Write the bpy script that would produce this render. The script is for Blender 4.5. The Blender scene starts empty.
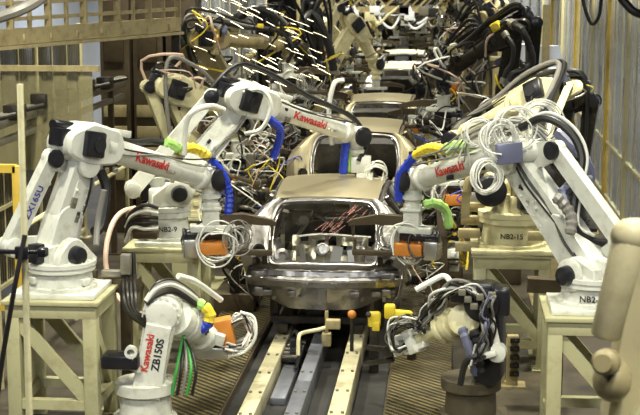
import bpy, bmesh, math, random
from mathutils import Vector, Matrix
V = Vector
PI = math.pi
rnd = random.Random(7)
SC = bpy.context.scene
COL = SC.collection
Z = V((0, 0, 1))

# ------------------------------------------------------------------ camera
F = 1420.0
CH = 4.30
CX = 1.36
TH = math.atan(235 / F)
PS = math.atan(130 / F * math.cos(TH))
CF = V((-math.sin(PS) * math.cos(TH), math.cos(PS) * math.cos(TH), -math.sin(TH)))
CR = V((math.cos(PS), math.sin(PS), 0))
CU = CR.cross(CF)
CAM = V((CX, 0, CH))
cd = bpy.data.cameras.new('camera')
cam = bpy.data.objects.new('camera', cd)
COL.objects.link(cam)
cam.matrix_world = Matrix((
    (CR.x, CU.x, -CF.x, CAM.x), (CR.y, CU.y, -CF.y, CAM.y), (CR.z, CU.z, -CF.z, CAM.z), (0, 0, 0, 1)))
cd.sensor_width = 36
cd.lens = F / 640 * 36
cd.clip_end = 300
cd.dof.use_dof = True
cd.dof.focus_distance = 15.0
cd.dof.aperture_fstop = 4.5
SC.camera = cam


def P(u, v, Y):
    "a point of the place: photo pixel and its distance down the line"
    r = CR * (u - 320) + CU * (207.5 - v) + CF * F
    return CAM + r * (Y / r.y)


# ------------------------------------------------------------------ materials
MATS = {}


def mat(name, col, rough=.5, metal=0.0, dirt=.25, dcol=None, scale=5.0, bump=0.0, emit=None, bscale=40):
    m = bpy.data.materials.new(name)
    m.use_nodes = True
    nt = m.node_tree
    b = nt.nodes['Principled BSDF']
    b.inputs['Roughness'].default_value = rough
    b.inputs['Metallic'].default_value = metal
    c = (*col, 1)
    d = tuple(x * .45 for x in col) if dcol is None else dcol
    tc = nt.nodes.new('ShaderNodeTexCoord')
    if dirt > 0:
        n = nt.nodes.new('ShaderNodeTexNoise')
        n.inputs['Scale'].default_value = scale
        n.inputs['Detail'].default_value = 6
        n.inputs['Roughness'].default_value = .65
        r = nt.nodes.new('ShaderNodeValToRGB')
        r.color_ramp.elements[0].position = .5
        r.color_ramp.elements[1].position = .78
        r.color_ramp.elements[0].color = (0, 0, 0, 1)
        r.color_ramp.elements[1].color = (dirt, dirt, dirt, 1)
        mx = nt.nodes.new('ShaderNodeMix')
        mx.data_type = 'RGBA'
        mx.inputs['A'].default_value = c
        mx.inputs['B'].default_value = (*d, 1)
        nt.links.new(tc.outputs['Object'], n.inputs['Vector'])
        nt.links.new(n.outputs['Fac'], r.inputs['Fac'])
        nt.links.new(r.outputs['Color'], mx.inputs['Factor'])
        nt.links.new(mx.outputs['Result'], b.inputs['Base Color'])
    else:
        b.inputs['Base Color'].default_value = c
    if bump > 0:
        n2 = nt.nodes.new('ShaderNodeTexNoise')
        n2.inputs['Scale'].default_value = bscale
        n2.inputs['Detail'].default_value = 3
        bp = nt.nodes.new('ShaderNodeBump')
        bp.inputs['Strength'].default_value = bump
        bp.inputs['Distance'].default_value = .02
        nt.links.new(tc.outputs['Object'], n2.inputs['Vector'])
        nt.links.new(n2.outputs['Fac'], bp.inputs['Height'])
        nt.links.new(bp.outputs['Normal'], b.inputs['Normal'])
    if emit:
        b.inputs['Emission Color'].default_value = (*emit[:3], 1)
        b.inputs['Emission Strength'].default_value = emit[3]
    MATS[name] = m
    return m


mat('white_paint', (.68, .69, .62), .27, 0, .5, (.25, .22, .11), 9)
mat('cream_paint', (.68, .63, .38), .40, 0, .6, (.25, .21, .09), 8)
mat('tan_paint', (.36, .30, .155), .42, 0, .7, (.08, .06, .025), 8)
mat('aged_paint', (.50, .44, .26), .5, 0, .6, (.2, .16, .08), 5)
mat('stand_paint', (.45, .43, .25), .45, 0, .6, (.2, .165, .07), 6)
mat('grimy_paint', (.10, .085, .055), .42, .2, .6, (.03, .025, .02), 6)
mat('dark_steel', (.028, .025, .021), .34, .4, .5, (.12, .095, .05), 11)
mat('brown_steel', (.105, .08, .05), .40, .5, .6, (.03, .022, .012), 8)
mat('machine_grey', (.24, .225, .18), .38, .4, .6, (.06, .05, .03), 8)
mat('bright_metal', (.55, .53, .48), .33, .9, .3, (.3, .25, .15), 8)
mat('black_plastic', (.012, .012, .016), .28, 0, 0)
mat('black_rubber', (.012, .011, .011), .42, 0, 0)
mat('tan_steel', (.27, .235, .15), .40, .7, .5, (.1, .08, .05), 6)
mat('car_steel', (.27, .258, .25), .33, .9, .75, (.08, .07, .055), 7, .55, bscale=8)
mat('roof_steel', (.47, .41, .27), .38, .75, .3, (.5, .42, .26), 3)
mat('pale_roof', (.85, .79, .60), .45, .2, .2, (.6, .5, .3), 3)
mat('seat_steel', (.60, .57, .44), .30, .8, .6, (.3, .25, .15), 6, .1, bscale=12)
mat('white_cable', (.70, .70, .64), .4, 0, .2, (.4, .35, .25), 10)
mat('grey_cable', (.22, .21, .19), .4, 0, 0)
mat('pink_cable', (.66, .48, .38), .4, 0, 0)
mat('yellow_hose', (.78, .60, .04), .4, 0, .3, (.3, .2, .03), 10)
mat('green_hose', (.36, .62, .16), .4, 0, .2, (.2, .3, .05), 10)
mat('blue_hose', (.02, .05, .48), .35, 0, 0)
mat('orange_part', (.58, .21, .03), .45, 0, .2, (.3, .1, .02), 8)
mat('green_wire', (.05, .32, .06), .45, 0, 0)
mat('red_ink', (.55, .03, .02), .5, 0, 0)
mat('blue_ink', (.05, .04, .30), .5, 0, 0)
mat('black_ink', (.02, .02, .02), .5, 0, 0)
mat('junction_blue', (.16, .17, .26), .4, .2, .2, (.08, .08, .1), 8)
mat('fence_yellow', (.82, .56, .08), .45, 0, .4, (.3, .2, .05), 4)
mat('fence_cream', (.70, .63, .36), .5, 0, .4, (.3, .23, .1), 4)
mat('rail_cream', (.50, .46, .30), .42, .1, .8, (.12, .10, .05), 4)
mat('rail_blue', (.20, .21, .25), .35, .5, .6, (.1, .09, .08), 6)
mat('sheet_white', (.78, .80, .86), .4, 0, .2, (.5, .5, .5), 3)
mat('pit_black', (.012, .011, .010), .7, 0, 0)
mat('wall_grey', (.30, .29, .24), .8, 0, .6, (.12, .11, .08), .8)
mat('wall_pale', (.62, .65, .70), .7, 0, .4, (.4, .4, .38), .7)
mat('bright_cream', (.84, .76, .46), .38, 0, .5, (.35, .28, .12), 7)
mat('spark', (1, .9, .6), .5, 0, 0, emit=(1, .86, .55, 9))
mat('spark_red', (1, .5, .3), .5, 0, 0, emit=(1, .48, .34, 2.2))


def floor_mat():
    m = bpy.data.materials.new('shop_floor')
    m.use_nodes = True
    nt = m.node_tree
    b = nt.nodes['Principled BSDF']
    tc = nt.nodes.new('ShaderNodeTexCoord')
    n = nt.nodes.new('ShaderNodeTexNoise')
    n.inputs['Scale'].default_value = .9
    n.inputs['Detail'].default_value = 9
    n.inputs['Roughness'].default_value = .7
    r = nt.nodes.new('ShaderNodeValToRGB')
    r.color_ramp.elements[0].color = (.02, .017, .012, 1)
    r.color_ramp.elements[1].color = (.11, .09, .06, 1)
    r.color_ramp.elements[0].position = .35
    r.color_ramp.elements[1].position = .68
    nt.links.new(tc.outputs['Object'], n.inputs['Vector'])
    nt.links.new(n.outputs['Fac'], r.inputs['Fac'])
    nt.links.new(r.outputs['Color'], b.inputs['Base Color'])
    b.inputs['Roughness'].default_value = .45
    return m


def tread_mat():
    m = bpy.data.materials.new('tread_plate')
    m.use_nodes = True
    nt = m.node_tree
    b = nt.nodes['Principled BSDF']
    tc = nt.nodes.new('ShaderNodeTexCoord')
    w1 = nt.nodes.new('ShaderNodeTexWave')
    w1.bands_direction = 'DIAGONAL'
    w1.inputs['Scale'].default_value = 6
    w1.inputs['Distortion'].default_value = .3
    n = nt.nodes.new('ShaderNodeTexNoise')
    n.inputs['Scale'].default_value = 4
    n.inputs['Detail'].default_value = 6
    mul = nt.nodes.new('ShaderNodeMath')
    mul.operation = 'MULTIPLY'
    r = nt.nodes.new('ShaderNodeValToRGB')
    r.color_ramp.elements[0].color = (.02, .017, .01, 1)
    r.color_ramp.elements[1].color = (.20, .16, .07, 1)
    r.color_ramp.elements[0].position = .12
    r.color_ramp.elements[1].position = .55
    bp = nt.nodes.new('ShaderNodeBump')
    bp.inputs['Strength'].default_value = .6
    bp.inputs['Distance'].default_value = .02
    L = nt.links.new
    L(tc.outputs['Object'], w1.inputs['Vector'])
    L(tc.outputs['Object'], n.inputs['Vector'])
    L(w1.outputs['Fac'], mul.inputs[0])
    L(n.outputs['Fac'], mul.inputs[1])
    L(mul.outputs[0], r.inputs['Fac'])
    L(r.outputs['Color'], b.inputs['Base Color'])
    L(w1.outputs['Fac'], bp.inputs['Height'])
    L(bp.outputs['Normal'], b.inputs['Normal'])
    b.inputs['Metallic'].default_value = .4
    b.inputs['Roughness'].default_value = .42
    return m


def pane_mat(name, tint, clear, rough, ribs=0):
    "scratched plastic sheet: partly see-through, partly a diffuse and glossy skin"
    m = bpy.data.materials.new(name)
    m.use_nodes = True
    nt = m.node_tree
    out = nt.nodes['Material Output']
    b = nt.nodes['Principled BSDF']
    b.inputs['Base Color'].default_value = (*tint, 1)
    b.inputs['Roughness'].default_value = rough
    t = nt.nodes.new('ShaderNodeBsdfTransparent')
    mx = nt.nodes.new('ShaderNodeMixShader')
    tc = nt.nodes.new('ShaderNodeTexCoord')
    mp = nt.nodes.new('ShaderNodeMapping')
    mp.inputs['Scale'].default_value = (.5, .5, .3)
    n = nt.nodes.new('ShaderNodeTexNoise')
    n.inputs['Scale'].default_value = 2.0
    n.inputs['Detail'].default_value = 5
    r = nt.nodes.new('ShaderNodeMapRange')
    r.inputs['From Min'].default_value = .35
    r.inputs['From Max'].default_value = .65
    r.inputs['To Min'].default_value = max(0, 1 - clear - .3)
    r.inputs['To Max'].default_value = min(1, 1 - clear + .3)
    L = nt.links.new
    L(tc.outputs['Object'], mp.inputs['Vector'])
    L(mp.outputs['Vector'], n.inputs['Vector'])
    L(n.outputs['Fac'], r.inputs['Value'])
    L(r.outputs['Result'], mx.inputs['Fac'])
    L(t.outputs[0], mx.inputs[1])
    L(b.outputs[0], mx.inputs[2])
    L(mx.outputs[0], out.inputs['Surface'])
    if ribs:
        w = nt.nodes.new('ShaderNodeTexWave')
        w.bands_direction = 'Y'
        w.inputs['Scale'].default_value = ribs
        bp = nt.nodes.new('ShaderNodeBump')
        bp.inputs['Strength'].default_value = .8
        bp.inputs['Distance'].default_value = .04
        L(tc.outputs['Object'], w.inputs['Vector'])
        L(w.outputs['Fac'], bp.inputs['Height'])
        L(bp.outputs['Normal'], b.inputs['Normal'])
    MATS[name] = m
    return m


MATS['shop_floor'] = floor_mat()
MATS['tread_plate'] = tread_mat()
pane_mat('clear_sheet', (.60, .63, .70), .55, .2)
pane_mat('yellow_sheet', (.30, .27, .15), .40, .22, 5)
pane_mat('brown_sheet', (.075, .065, .04), .25, .22, 3)


# ------------------------------------------------------------------ mesh kit
def hull(pts):
    pts = sorted(set((round(x, 5), round(y, 5)) for x, y in pts))

    def half(ps):
        h = []
        for p in ps:
            while len(h) > 1 and (h[-1][0] - h[-2][0]) * (p[1] - h[-2][1]) - (h[-1][1] - h[-2][1]) * (p[0] - h[-2][0]) <= 0:
                h.pop()
            h.append(p)
        return h
    a, b = half(pts), half(pts[::-1])
    return a[:-1] + b[:-1]


def circ(x, y, r, n=20):
    return [(x + r * math.cos(2 * PI * i / n), y + r * math.sin(2 * PI * i / n)) for i in range(n)]


def frame(d):
    d = d.normalized()
    a = Z if abs(d.z) < .9 else V((1, 0, 0))
    x = d.cross(a).normalized()
    return x, x.cross(d).normalized(), d


def crom(pts, per=8, closed=False):
    out = []
    n = len(pts)
    for i in range(n if closed else n - 1):
        if closed:
            p0, p1, p2, p3 = pts[i - 1], pts[i], pts[(i + 1) % n], pts[(i + 2) % n]
        else:
            p1, p2 = pts[i], pts[i + 1]
            p0 = pts[i - 1] if i else p1 * 2 - p2
            p3 = pts[i + 2] if i + 2 < n else p2 * 2 - p1
        for k in range(per):
            t = k / per
            out.append(.5 * ((2 * p1) + (p2 - p0) * t + (2 * p0 - 5 * p1 + 4 * p2 - p3) * t * t + (3 * p1 - p0 - 3 * p2 + p3) * t ** 3))
    if not closed:
        out.append(pts[-1].copy())
    return out


class MB:
    def __init__(s):
        s.v = []
        s.f = []
        s.cuts = []

    def cut(s):
        "what follows becomes a part of its own"
        s.cuts.append((len(s.v), len(s.f)))
        return s

    def add(s, vs, fs):
        o = len(s.v)
        s.v += [V(x) for x in vs]
        s.f += [tuple(o + i for i in f) for f in fs]
        return s

    def bm(s, bm):
        bm.verts.index_update()
        s.add([v.co.copy() for v in bm.verts], [[v.index for v in f.verts] for f in bm.faces])
        bm.free()
        return s

    def box(s, c, h, ax=None, bev=.0):
        ax = ax or (V((1, 0, 0)), V((0, 1, 0)), V((0, 0, 1)))
        c = V(c)
        b = min(bev, min(h) * .9)
        if b <= 0:
            vs = [c + ax[0] * (h[0] * x) + ax[1] * (h[1] * y) + ax[2] * (h[2] * z) for x in (-1, 1) for y in (-1, 1) for z in (-1, 1)]
            return s.add(vs, [(0, 1, 3, 2), (4, 6, 7, 5), (0, 4, 5, 1), (2, 3, 7, 6), (0, 2, 6, 4), (1, 5, 7, 3)])
        bm = bmesh.new()
        bmesh.ops.create_cube(bm, size=2)
        for v in bm.verts:
            v.co = V((v.co.x * h[0], v.co.y * h[1], v.co.z * h[2]))
        bmesh.ops.bevel(bm, geom=bm.edges[:], offset=b, segments=2, affect='EDGES', profile=.5)
        for v in bm.verts:
            v.co = c + ax[0] * v.co.x + ax[1] * v.co.y + ax[2] * v.co.z
        return s.bm(bm)

    def beam(s, a, b, w, h=None, up=None, bev=0.0):
        "a rectangular bar from a to b"
        h = h or w
        a, b = V(a), V(b)
        d = (b - a)
        L = d.length
        d.normalize()
        u = V(up) if up else (Z if abs(d.z) < .95 else V((0, 1, 0)))
        x = d.cross(u).normalized()
        y = x.cross(d).normalized()
        return s.box((a + b) / 2, (w / 2, L / 2, h / 2), (x, d, y), bev)

    def lathe(s, p, d, prof, n=28):
        "prof: (radius, height along d)"
        x, y, d = frame(V(d))
        p = V(p)
        vs, fs = [], []
        for r, h in prof:
            for i in range(n):
                a = 2 * PI * i / n
                vs.append(p + d * h + x * (r * math.cos(a)) + y * (r * math.sin(a)))
        m = len(prof)
        for j in range(m - 1):
            for i in range(n):
                k = (i + 1) % n
                fs.append((j * n + i, j * n + k, (j + 1) * n + k, (j + 1) * n + i))
        if prof[0][0] > 0:
            fs.append(tuple(range(n))[::-1])
        if prof[-1][0] > 0:
            fs.append(tuple((m - 1) * n + i for i in range(n)))
        return s.add(vs, fs)

    def cyl(s, a, b, r0, r1=None, n=24, bev=.0):
        r1 = r0 if r1 is None else r1
        a, b = V(a), V(b)
        L = (b - a).length
        bev = min(bev, L * .45, r0 * .8, r1 * .8)
        if bev > 0:
            pr = [(r0 - bev, 0), (r0 - bev * .3, bev * .3), (r0, bev), (r1, L - bev), (r1 - bev * .3, L - bev * .3), (r1 - bev, L)]
        else:
            pr = [(r0, 0), (r1, L)]
        return s.lathe(a, b - a, pr, n)

    def prism(s, poly, o, a, b, n, t0, t1, bev=0.0):
        "2-D outline in axes a, b at o, from t0 to t1 along n"
        o = V(o)
        k = len(poly)
        if bev <= 0:
            vs = [o + a * x + b * y + n * t for t in (t0, t1) for x, y in poly]
        else:
            cx = sum(p[0] for p in poly) / k
            cy = sum(p[1] for p in poly) / k

            def shr(q):
                x, y = q
                d = math.hypot(x - cx, y - cy) or 1
                return x - (x - cx) / d * bev, y - (y - cy) / d * bev
            p2 = [shr(q) for q in poly]
            sg = 1 if t1 > t0 else -1
            vs = [o + a * x + b * y + n * t0 for x, y in p2]
            vs += [o + a * x + b * y + n * (t0 + sg * bev) for x, y in poly]
            vs += [o + a * x + b * y + n * (t1 - sg * bev) for x, y in poly]
            vs += [o + a * x + b * y + n * t1 for x, y in p2]
        m = len(vs) // k
        fs = []
        for j in range(m - 1):
            for i in range(k):
                q = (i + 1) % k
                fs.append((j * k + i, j * k + q, (j + 1) * k + q, (j + 1) * k + i))
        fs.append(tuple(range(k))[::-1])
        fs.append(tuple((m - 1) * k + i for i in range(k)))
        return s.add(vs, fs)

    def tube(s, pts, r, n=8, per=8, closed=False, corr=0.0, raw=False):
        pts = [V(p) for p in pts]
        c = pts if raw else crom(pts, per, closed)
        if corr > 0:                                     # corrugated: resample finely
            q = [c[0]]
            step = r * .55
            for p in c[1:]:
                d = (p - q[-1]).length
                k = int(d / step)
                b0 = q[-1]
                for i in range(1, k + 1):
                    q.append(b0 + (p - b0) * (i / max(k, 1)))
            c = q
        m = len(c)
        if m < 2:
            return s
        x = None
        vs, fs = [], []
        for i, p in enumerate(c):
            if closed:
                d = c[(i + 1) % m] - c[i - 1]
            else:
                d = c[min(i + 1, m - 1)] - c[max(i - 1, 0)]
            if d.length < 1e-9:
                d = V((0, 0, 1))
            d.normalize()
            if x is None:
                x = frame(d)[0]
            x = (x - d * x.dot(d))
            if x.length < 1e-6:
                x = frame(d)[0]
            x.normalize()
            y = d.cross(x)
            rr = r * (1 + corr * (1 if i % 2 else -1))
            for k in range(n):
                a = 2 * PI * k / n
                vs.append(p + x * (rr * math.cos(a)) + y * (rr * math.sin(a)))
        for i in range(m if closed else m - 1):
            i2 = (i + 1) % m
            for k in range(n):
                k2 = (k + 1) % n
                fs.append((i * n + k, i * n + k2, i2 * n + k2, i2 * n + k))
        if not closed:
            fs.append(tuple(range(n))[::-1])
            fs.append(tuple((m - 1) * n + k for k in range(n)))
        return s.add(vs, fs)

    def ball(s, c, r, ax=None, n=16):
        "r: 3 radii"
        bm = bmesh.new()
        bmesh.ops.create_uvsphere(bm, u_segments=n, v_segments=max(6, n // 2), radius=1)
        ax = ax or (V((1, 0, 0)), V((0, 1, 0)), V((0, 0, 1)))
        for v in bm.verts:
            v.co = V(c) + ax[0] * (v.co.x * r[0]) + ax[1] * (v.co.y * r[1]) + ax[2] * (v.co.z * r[2])
        return s.bm(bm)

    def grid(s, rows, th=0.0):
        "rows of equally many points; th gives it thickness along -normal"
        h, w = len(rows), len(rows[0])
        vs = [V(p) for r in rows for p in r]
        fs = [(j * w + i, j * w + i + 1, (j + 1) * w + i + 1, (j + 1) * w + i) for j in range(h - 1) for i in range(w - 1)]
        if th:
            nn = [V((0, 0, 0)) for _ in vs]
            for f in fs:
                nr = (vs[f[1]] - vs[f[0]]).cross(vs[f[3]] - vs[f[0]])
                for i in f:
                    nn[i] += nr
            k = len(vs)
            vs += [vs[i] - nn[i].normalized() * th for i in range(k)]
            fs2 = [tuple(k + i for i in f[::-1]) for f in fs]
            rim = [i for i in range(w)] + [j * w + w - 1 for j in range(1, h)] + [(h - 1) * w + i for i in range(w - 2, -1, -1)] + [j * w for j in range(h - 2, 0, -1)]
            fs3 = [(rim[q], rim[q - 1], k + rim[q - 1], k + rim[q]) for q in range(len(rim))]
            fs = fs + fs2 + fs3
        return s.add(vs, fs)

    def build(s, name, m, parent=None, kind=None, label=None, smooth=35):
        if s.cuts:
            st = [(0, 0)] + [c for c in s.cuts if 0 < c[0] < len(s.v)] + [(len(s.v), len(s.f))]
            out = []
            for (v0, f0), (v1, f1) in zip(st, st[1:]):
                k = MB()
                k.v = s.v[v0:v1]
                k.f = [tuple(i - v0 for i in f) for f in s.f[f0:f1]]
                out.append(k.build(name, m, parent, kind, label, smooth))
            return out[0]
        me = bpy.data.meshes.new(name)
        off = V((0, 0, 0))
        p = parent
        while p is not None:
            off += p.location
            p = p.parent
        me.from_pydata([v - off for v in s.v], [], s.f)
        me.validate()
        bm = bmesh.new()
        bm.from_mesh(me)
        bmesh.ops.recalc_face_normals(bm, faces=bm.faces[:])
        bm.to_mesh(me)
        bm.free()
        for p in me.polygons:
            p.use_smooth = True
        me.set_sharp_from_angle(angle=math.radians(smooth))
        me.materials.append(MATS[m])
        o = bpy.data.objects.new(name, me)
        COL.objects.link(o)
        if parent is not None:
            o.parent = parent
        if kind:
            o['kind'] = kind
        if label:
            o['label'] = label
        return o


def thing(name, label, cat, loc, group=None):
    o = bpy.data.objects.new(name, None)
    COL.objects.link(o)
    o.location = V(loc)
    o.empty_display_size = .1
    o['label'] = label
    o['category'] = cat
    if group:
        o['group'] = group
    return o


def tag(o, label, cat, group=None):
    o['label'] = label
    o['category'] = cat
    if group:
        o['group'] = group
    return o


def lettering(text, size, origin, right, up, m, parent, bend=0.0, bold=.02, name='lettering'):
    "text as a thin mesh; centred at origin; bend wraps it round a tube of that radius"
    cu = bpy.data.curves.new('lettering', 'FONT')
    cu.body = text
    cu.size = size
    cu.align_x = 'CENTER'
    cu.align_y = 'CENTER'
    cu.offset = bold * size
    cu.extrude = .0015
    cu.resolution_u = 3
    tmp = bpy.data.objects.new('lettering', cu)
    COL.objects.link(tmp)
    dg = bpy.context.evaluated_depsgraph_get()
    me = bpy.data.meshes.new_from_object(tmp.evaluated_get(dg))
    bpy.data.objects.remove(tmp)
    right, up = right.normalized(), up.normalized()
    nn = right.cross(up).normalized()
    b = MB()
    vs = []
    for v in me.vertices:
        x, y, z = v.co
        if bend:
            a = y / bend
            vs.append(V(origin) + right * x + up * (math.sin(a) * (bend + z)) + nn * ((math.cos(a) - 1) * bend + z * math.cos(a)))
        else:
            vs.append(V(origin) + right * x + up * y + nn * z)
    b.add(vs, [tuple(p.vertices) for p in me.polygons])
    bpy.data.meshes.remove(me)
    return b.build(name, m, parent)


# ------------------------------------------------------------------ robots
def bolts(mb, c, d, r, n, br=.014, h=.012):
    x, y, d = frame(V(d))
    for i in range(n):
        a = 2 * PI * i / n
        q = V(c) + x * (r * math.cos(a)) + y * (r * math.sin(a))
        mb.cyl(q, q + d * h, br, br, 6)


def loops(mb, c, ax1, ax2, r, n, rr, wob=.25, rng=rnd, turns=1.6):
    "loose coils of cable"
    for i in range(n):
        ph = rng.random() * 6.28
        r1 = r * (1 + rng.uniform(-wob, wob))
        r2 = r * (1 + rng.uniform(-wob, wob))
        cc = V(c) + ax1 * rng.uniform(-.2, .2) * r + ax2 * rng.uniform(-.2, .2) * r
        n3 = ax1.cross(ax2)
        pts = []
        k = int(9 * turns)
        for j in range(k + 1):
            a = ph + j / 9 * 2 * PI
            pts.append(cc + ax1 * (r1 * math.cos(a)) + ax2 * (r2 * math.sin(a)) + n3 * (r * .35 * math.sin(a * .7 + i) + .02 * j))
        mb.tube(pts, rr, 6, 4)


def spot_gun(par, M, a, s=1.0, seed=0, hue='orange_part', rich=True, plate=True, drop=-Z):
    "spot welding gun hung from M, its jaws reaching along a"
    rg = random.Random(seed)
    a = V(a).normalized()
    dn = V(drop).normalized()
    up = -dn
    sd = a.cross(up).normalized()
    up = sd.cross(a).normalized()
    ax = (a, sd, up)
    b = MB()
    b.box(M - up * .10 * s, (.085 * s, .075 * s, .10 * s), ax, .012)
    b.box(M - up * .015 * s, (.11 * s, .10 * s, .015 * s), ax, .005)
    for i in range(3):
        b.box(M - up * (.06 + .05 * i) * s - sd * .078 * s, (.06 * s, .006, .012 * s), ax)
    b.box(M - up * .23 * s + a * .02 * s, (.24 * s, .09 * s, .035 * s), ax, .01)
    g = b.build('weld_gun', 'white_paint', par)
    b = MB()
    b.cyl(M - up * .30 * s - a * .26 * s, M - up * .30 * s + a * .14 * s, .062 * s, None, 20, .012)
    b.cyl(M - up * .30 * s - a * .30 * s, M - up * .30 * s - a * .26 * s, .072 * s, None, 20, .008)
    b.build('servo_actuator', 'black_plastic', g)
    b = MB()
    b.box(M - up * .44 * s + a * .02 * s, (.15 * s, .12 * s, .068 * s), ax, .015)
    b.build('transformer', hue, g)
    b = MB()
    b.box(M - up * .44 * s - a * .22 * s, (.075 * s, .10 * s, .10 * s), ax, .015)
    b.cut()
    b.box(M - up * .34 * s + a * .15 * s, (.03 * s, .08 * s, .11 * s), ax, .01)
    b.build('cable_terminal', 'bright_metal', g)
    b = MB()
    b.box(M - up * .43 * s - a * .295 * s, (.006 * s, .075 * s, .075 * s), ax)
    for i in range(4):
        b.box(M - up * (.38 + .035 * i) * s - a * .30 * s, (.012 * s, .07 * s, .010 * s), ax)
    b.build('terminal_strip', 'bright_metal', g)
    b = MB()
    if plate:
        poly = [(0.10, -.055), (.10, .06), (.35, .07), (.66, -.005), (.70, -.03), (.70, -.075), (.62, -.07), (.35, -.045)]
        poly = [(x * s, y * s) for x, y in poly]
        b.prism(poly, M - up * .15 * s, a, up, sd, -.05 * s, .05 * s, .01)
        b.cyl(M + a * .66 * s - up * .20 * s, M + a * .66 * s - up * .34 * s, .022 * s, .014 * s, 12)
        b.beam(M + a * .12 * s - up * .50 * s, M + a * .66 * s - up * .52 * s, .07 * s, .06 * s, None, .01)
        b.cyl(M + a * .64 * s - up * .52 * s, M + a * .64 * s - up * .38 * s, .022 * s, .014 * s, 12)
    else:
        b.beam(M + a * .1 * s - up * .28 * s, M + a * .5 * s - up * .36 * s, .07 * s, .07 * s, None, .012)
        b.beam(M + a * .1 * s - up * .46 * s, M + a * .5 * s - up * .50 * s, .07 * s, .07 * s, None, .012)
    b.build('electrode_arm', 'brown_steel', g)
    if rich:
        b = MB()
        loops(b, M - up * .38 * s + a * .05 * s - sd * .10 * s, a, up, .19 * s, 6, .009 * s, .35, rg)
        b.build('gun_cable', 'white_cable', g)
        b = MB()
        loops(b, M - up * .30 * s + a * .28 * s - sd * .06 * s, a, up, .13 * s, 5, .007 * s, .4, rg)
        b.build('gun_cable', 'grey_cable', g)
        b = MB()
        loops(b, M - up * .36 * s - a * .1 * s - sd * .12 * s, a, up, .15 * s, 2, .012 * s, .3, rg, 1.1)
        b.build('gun_cable', 'black_rubber', g)
    return g


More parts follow.
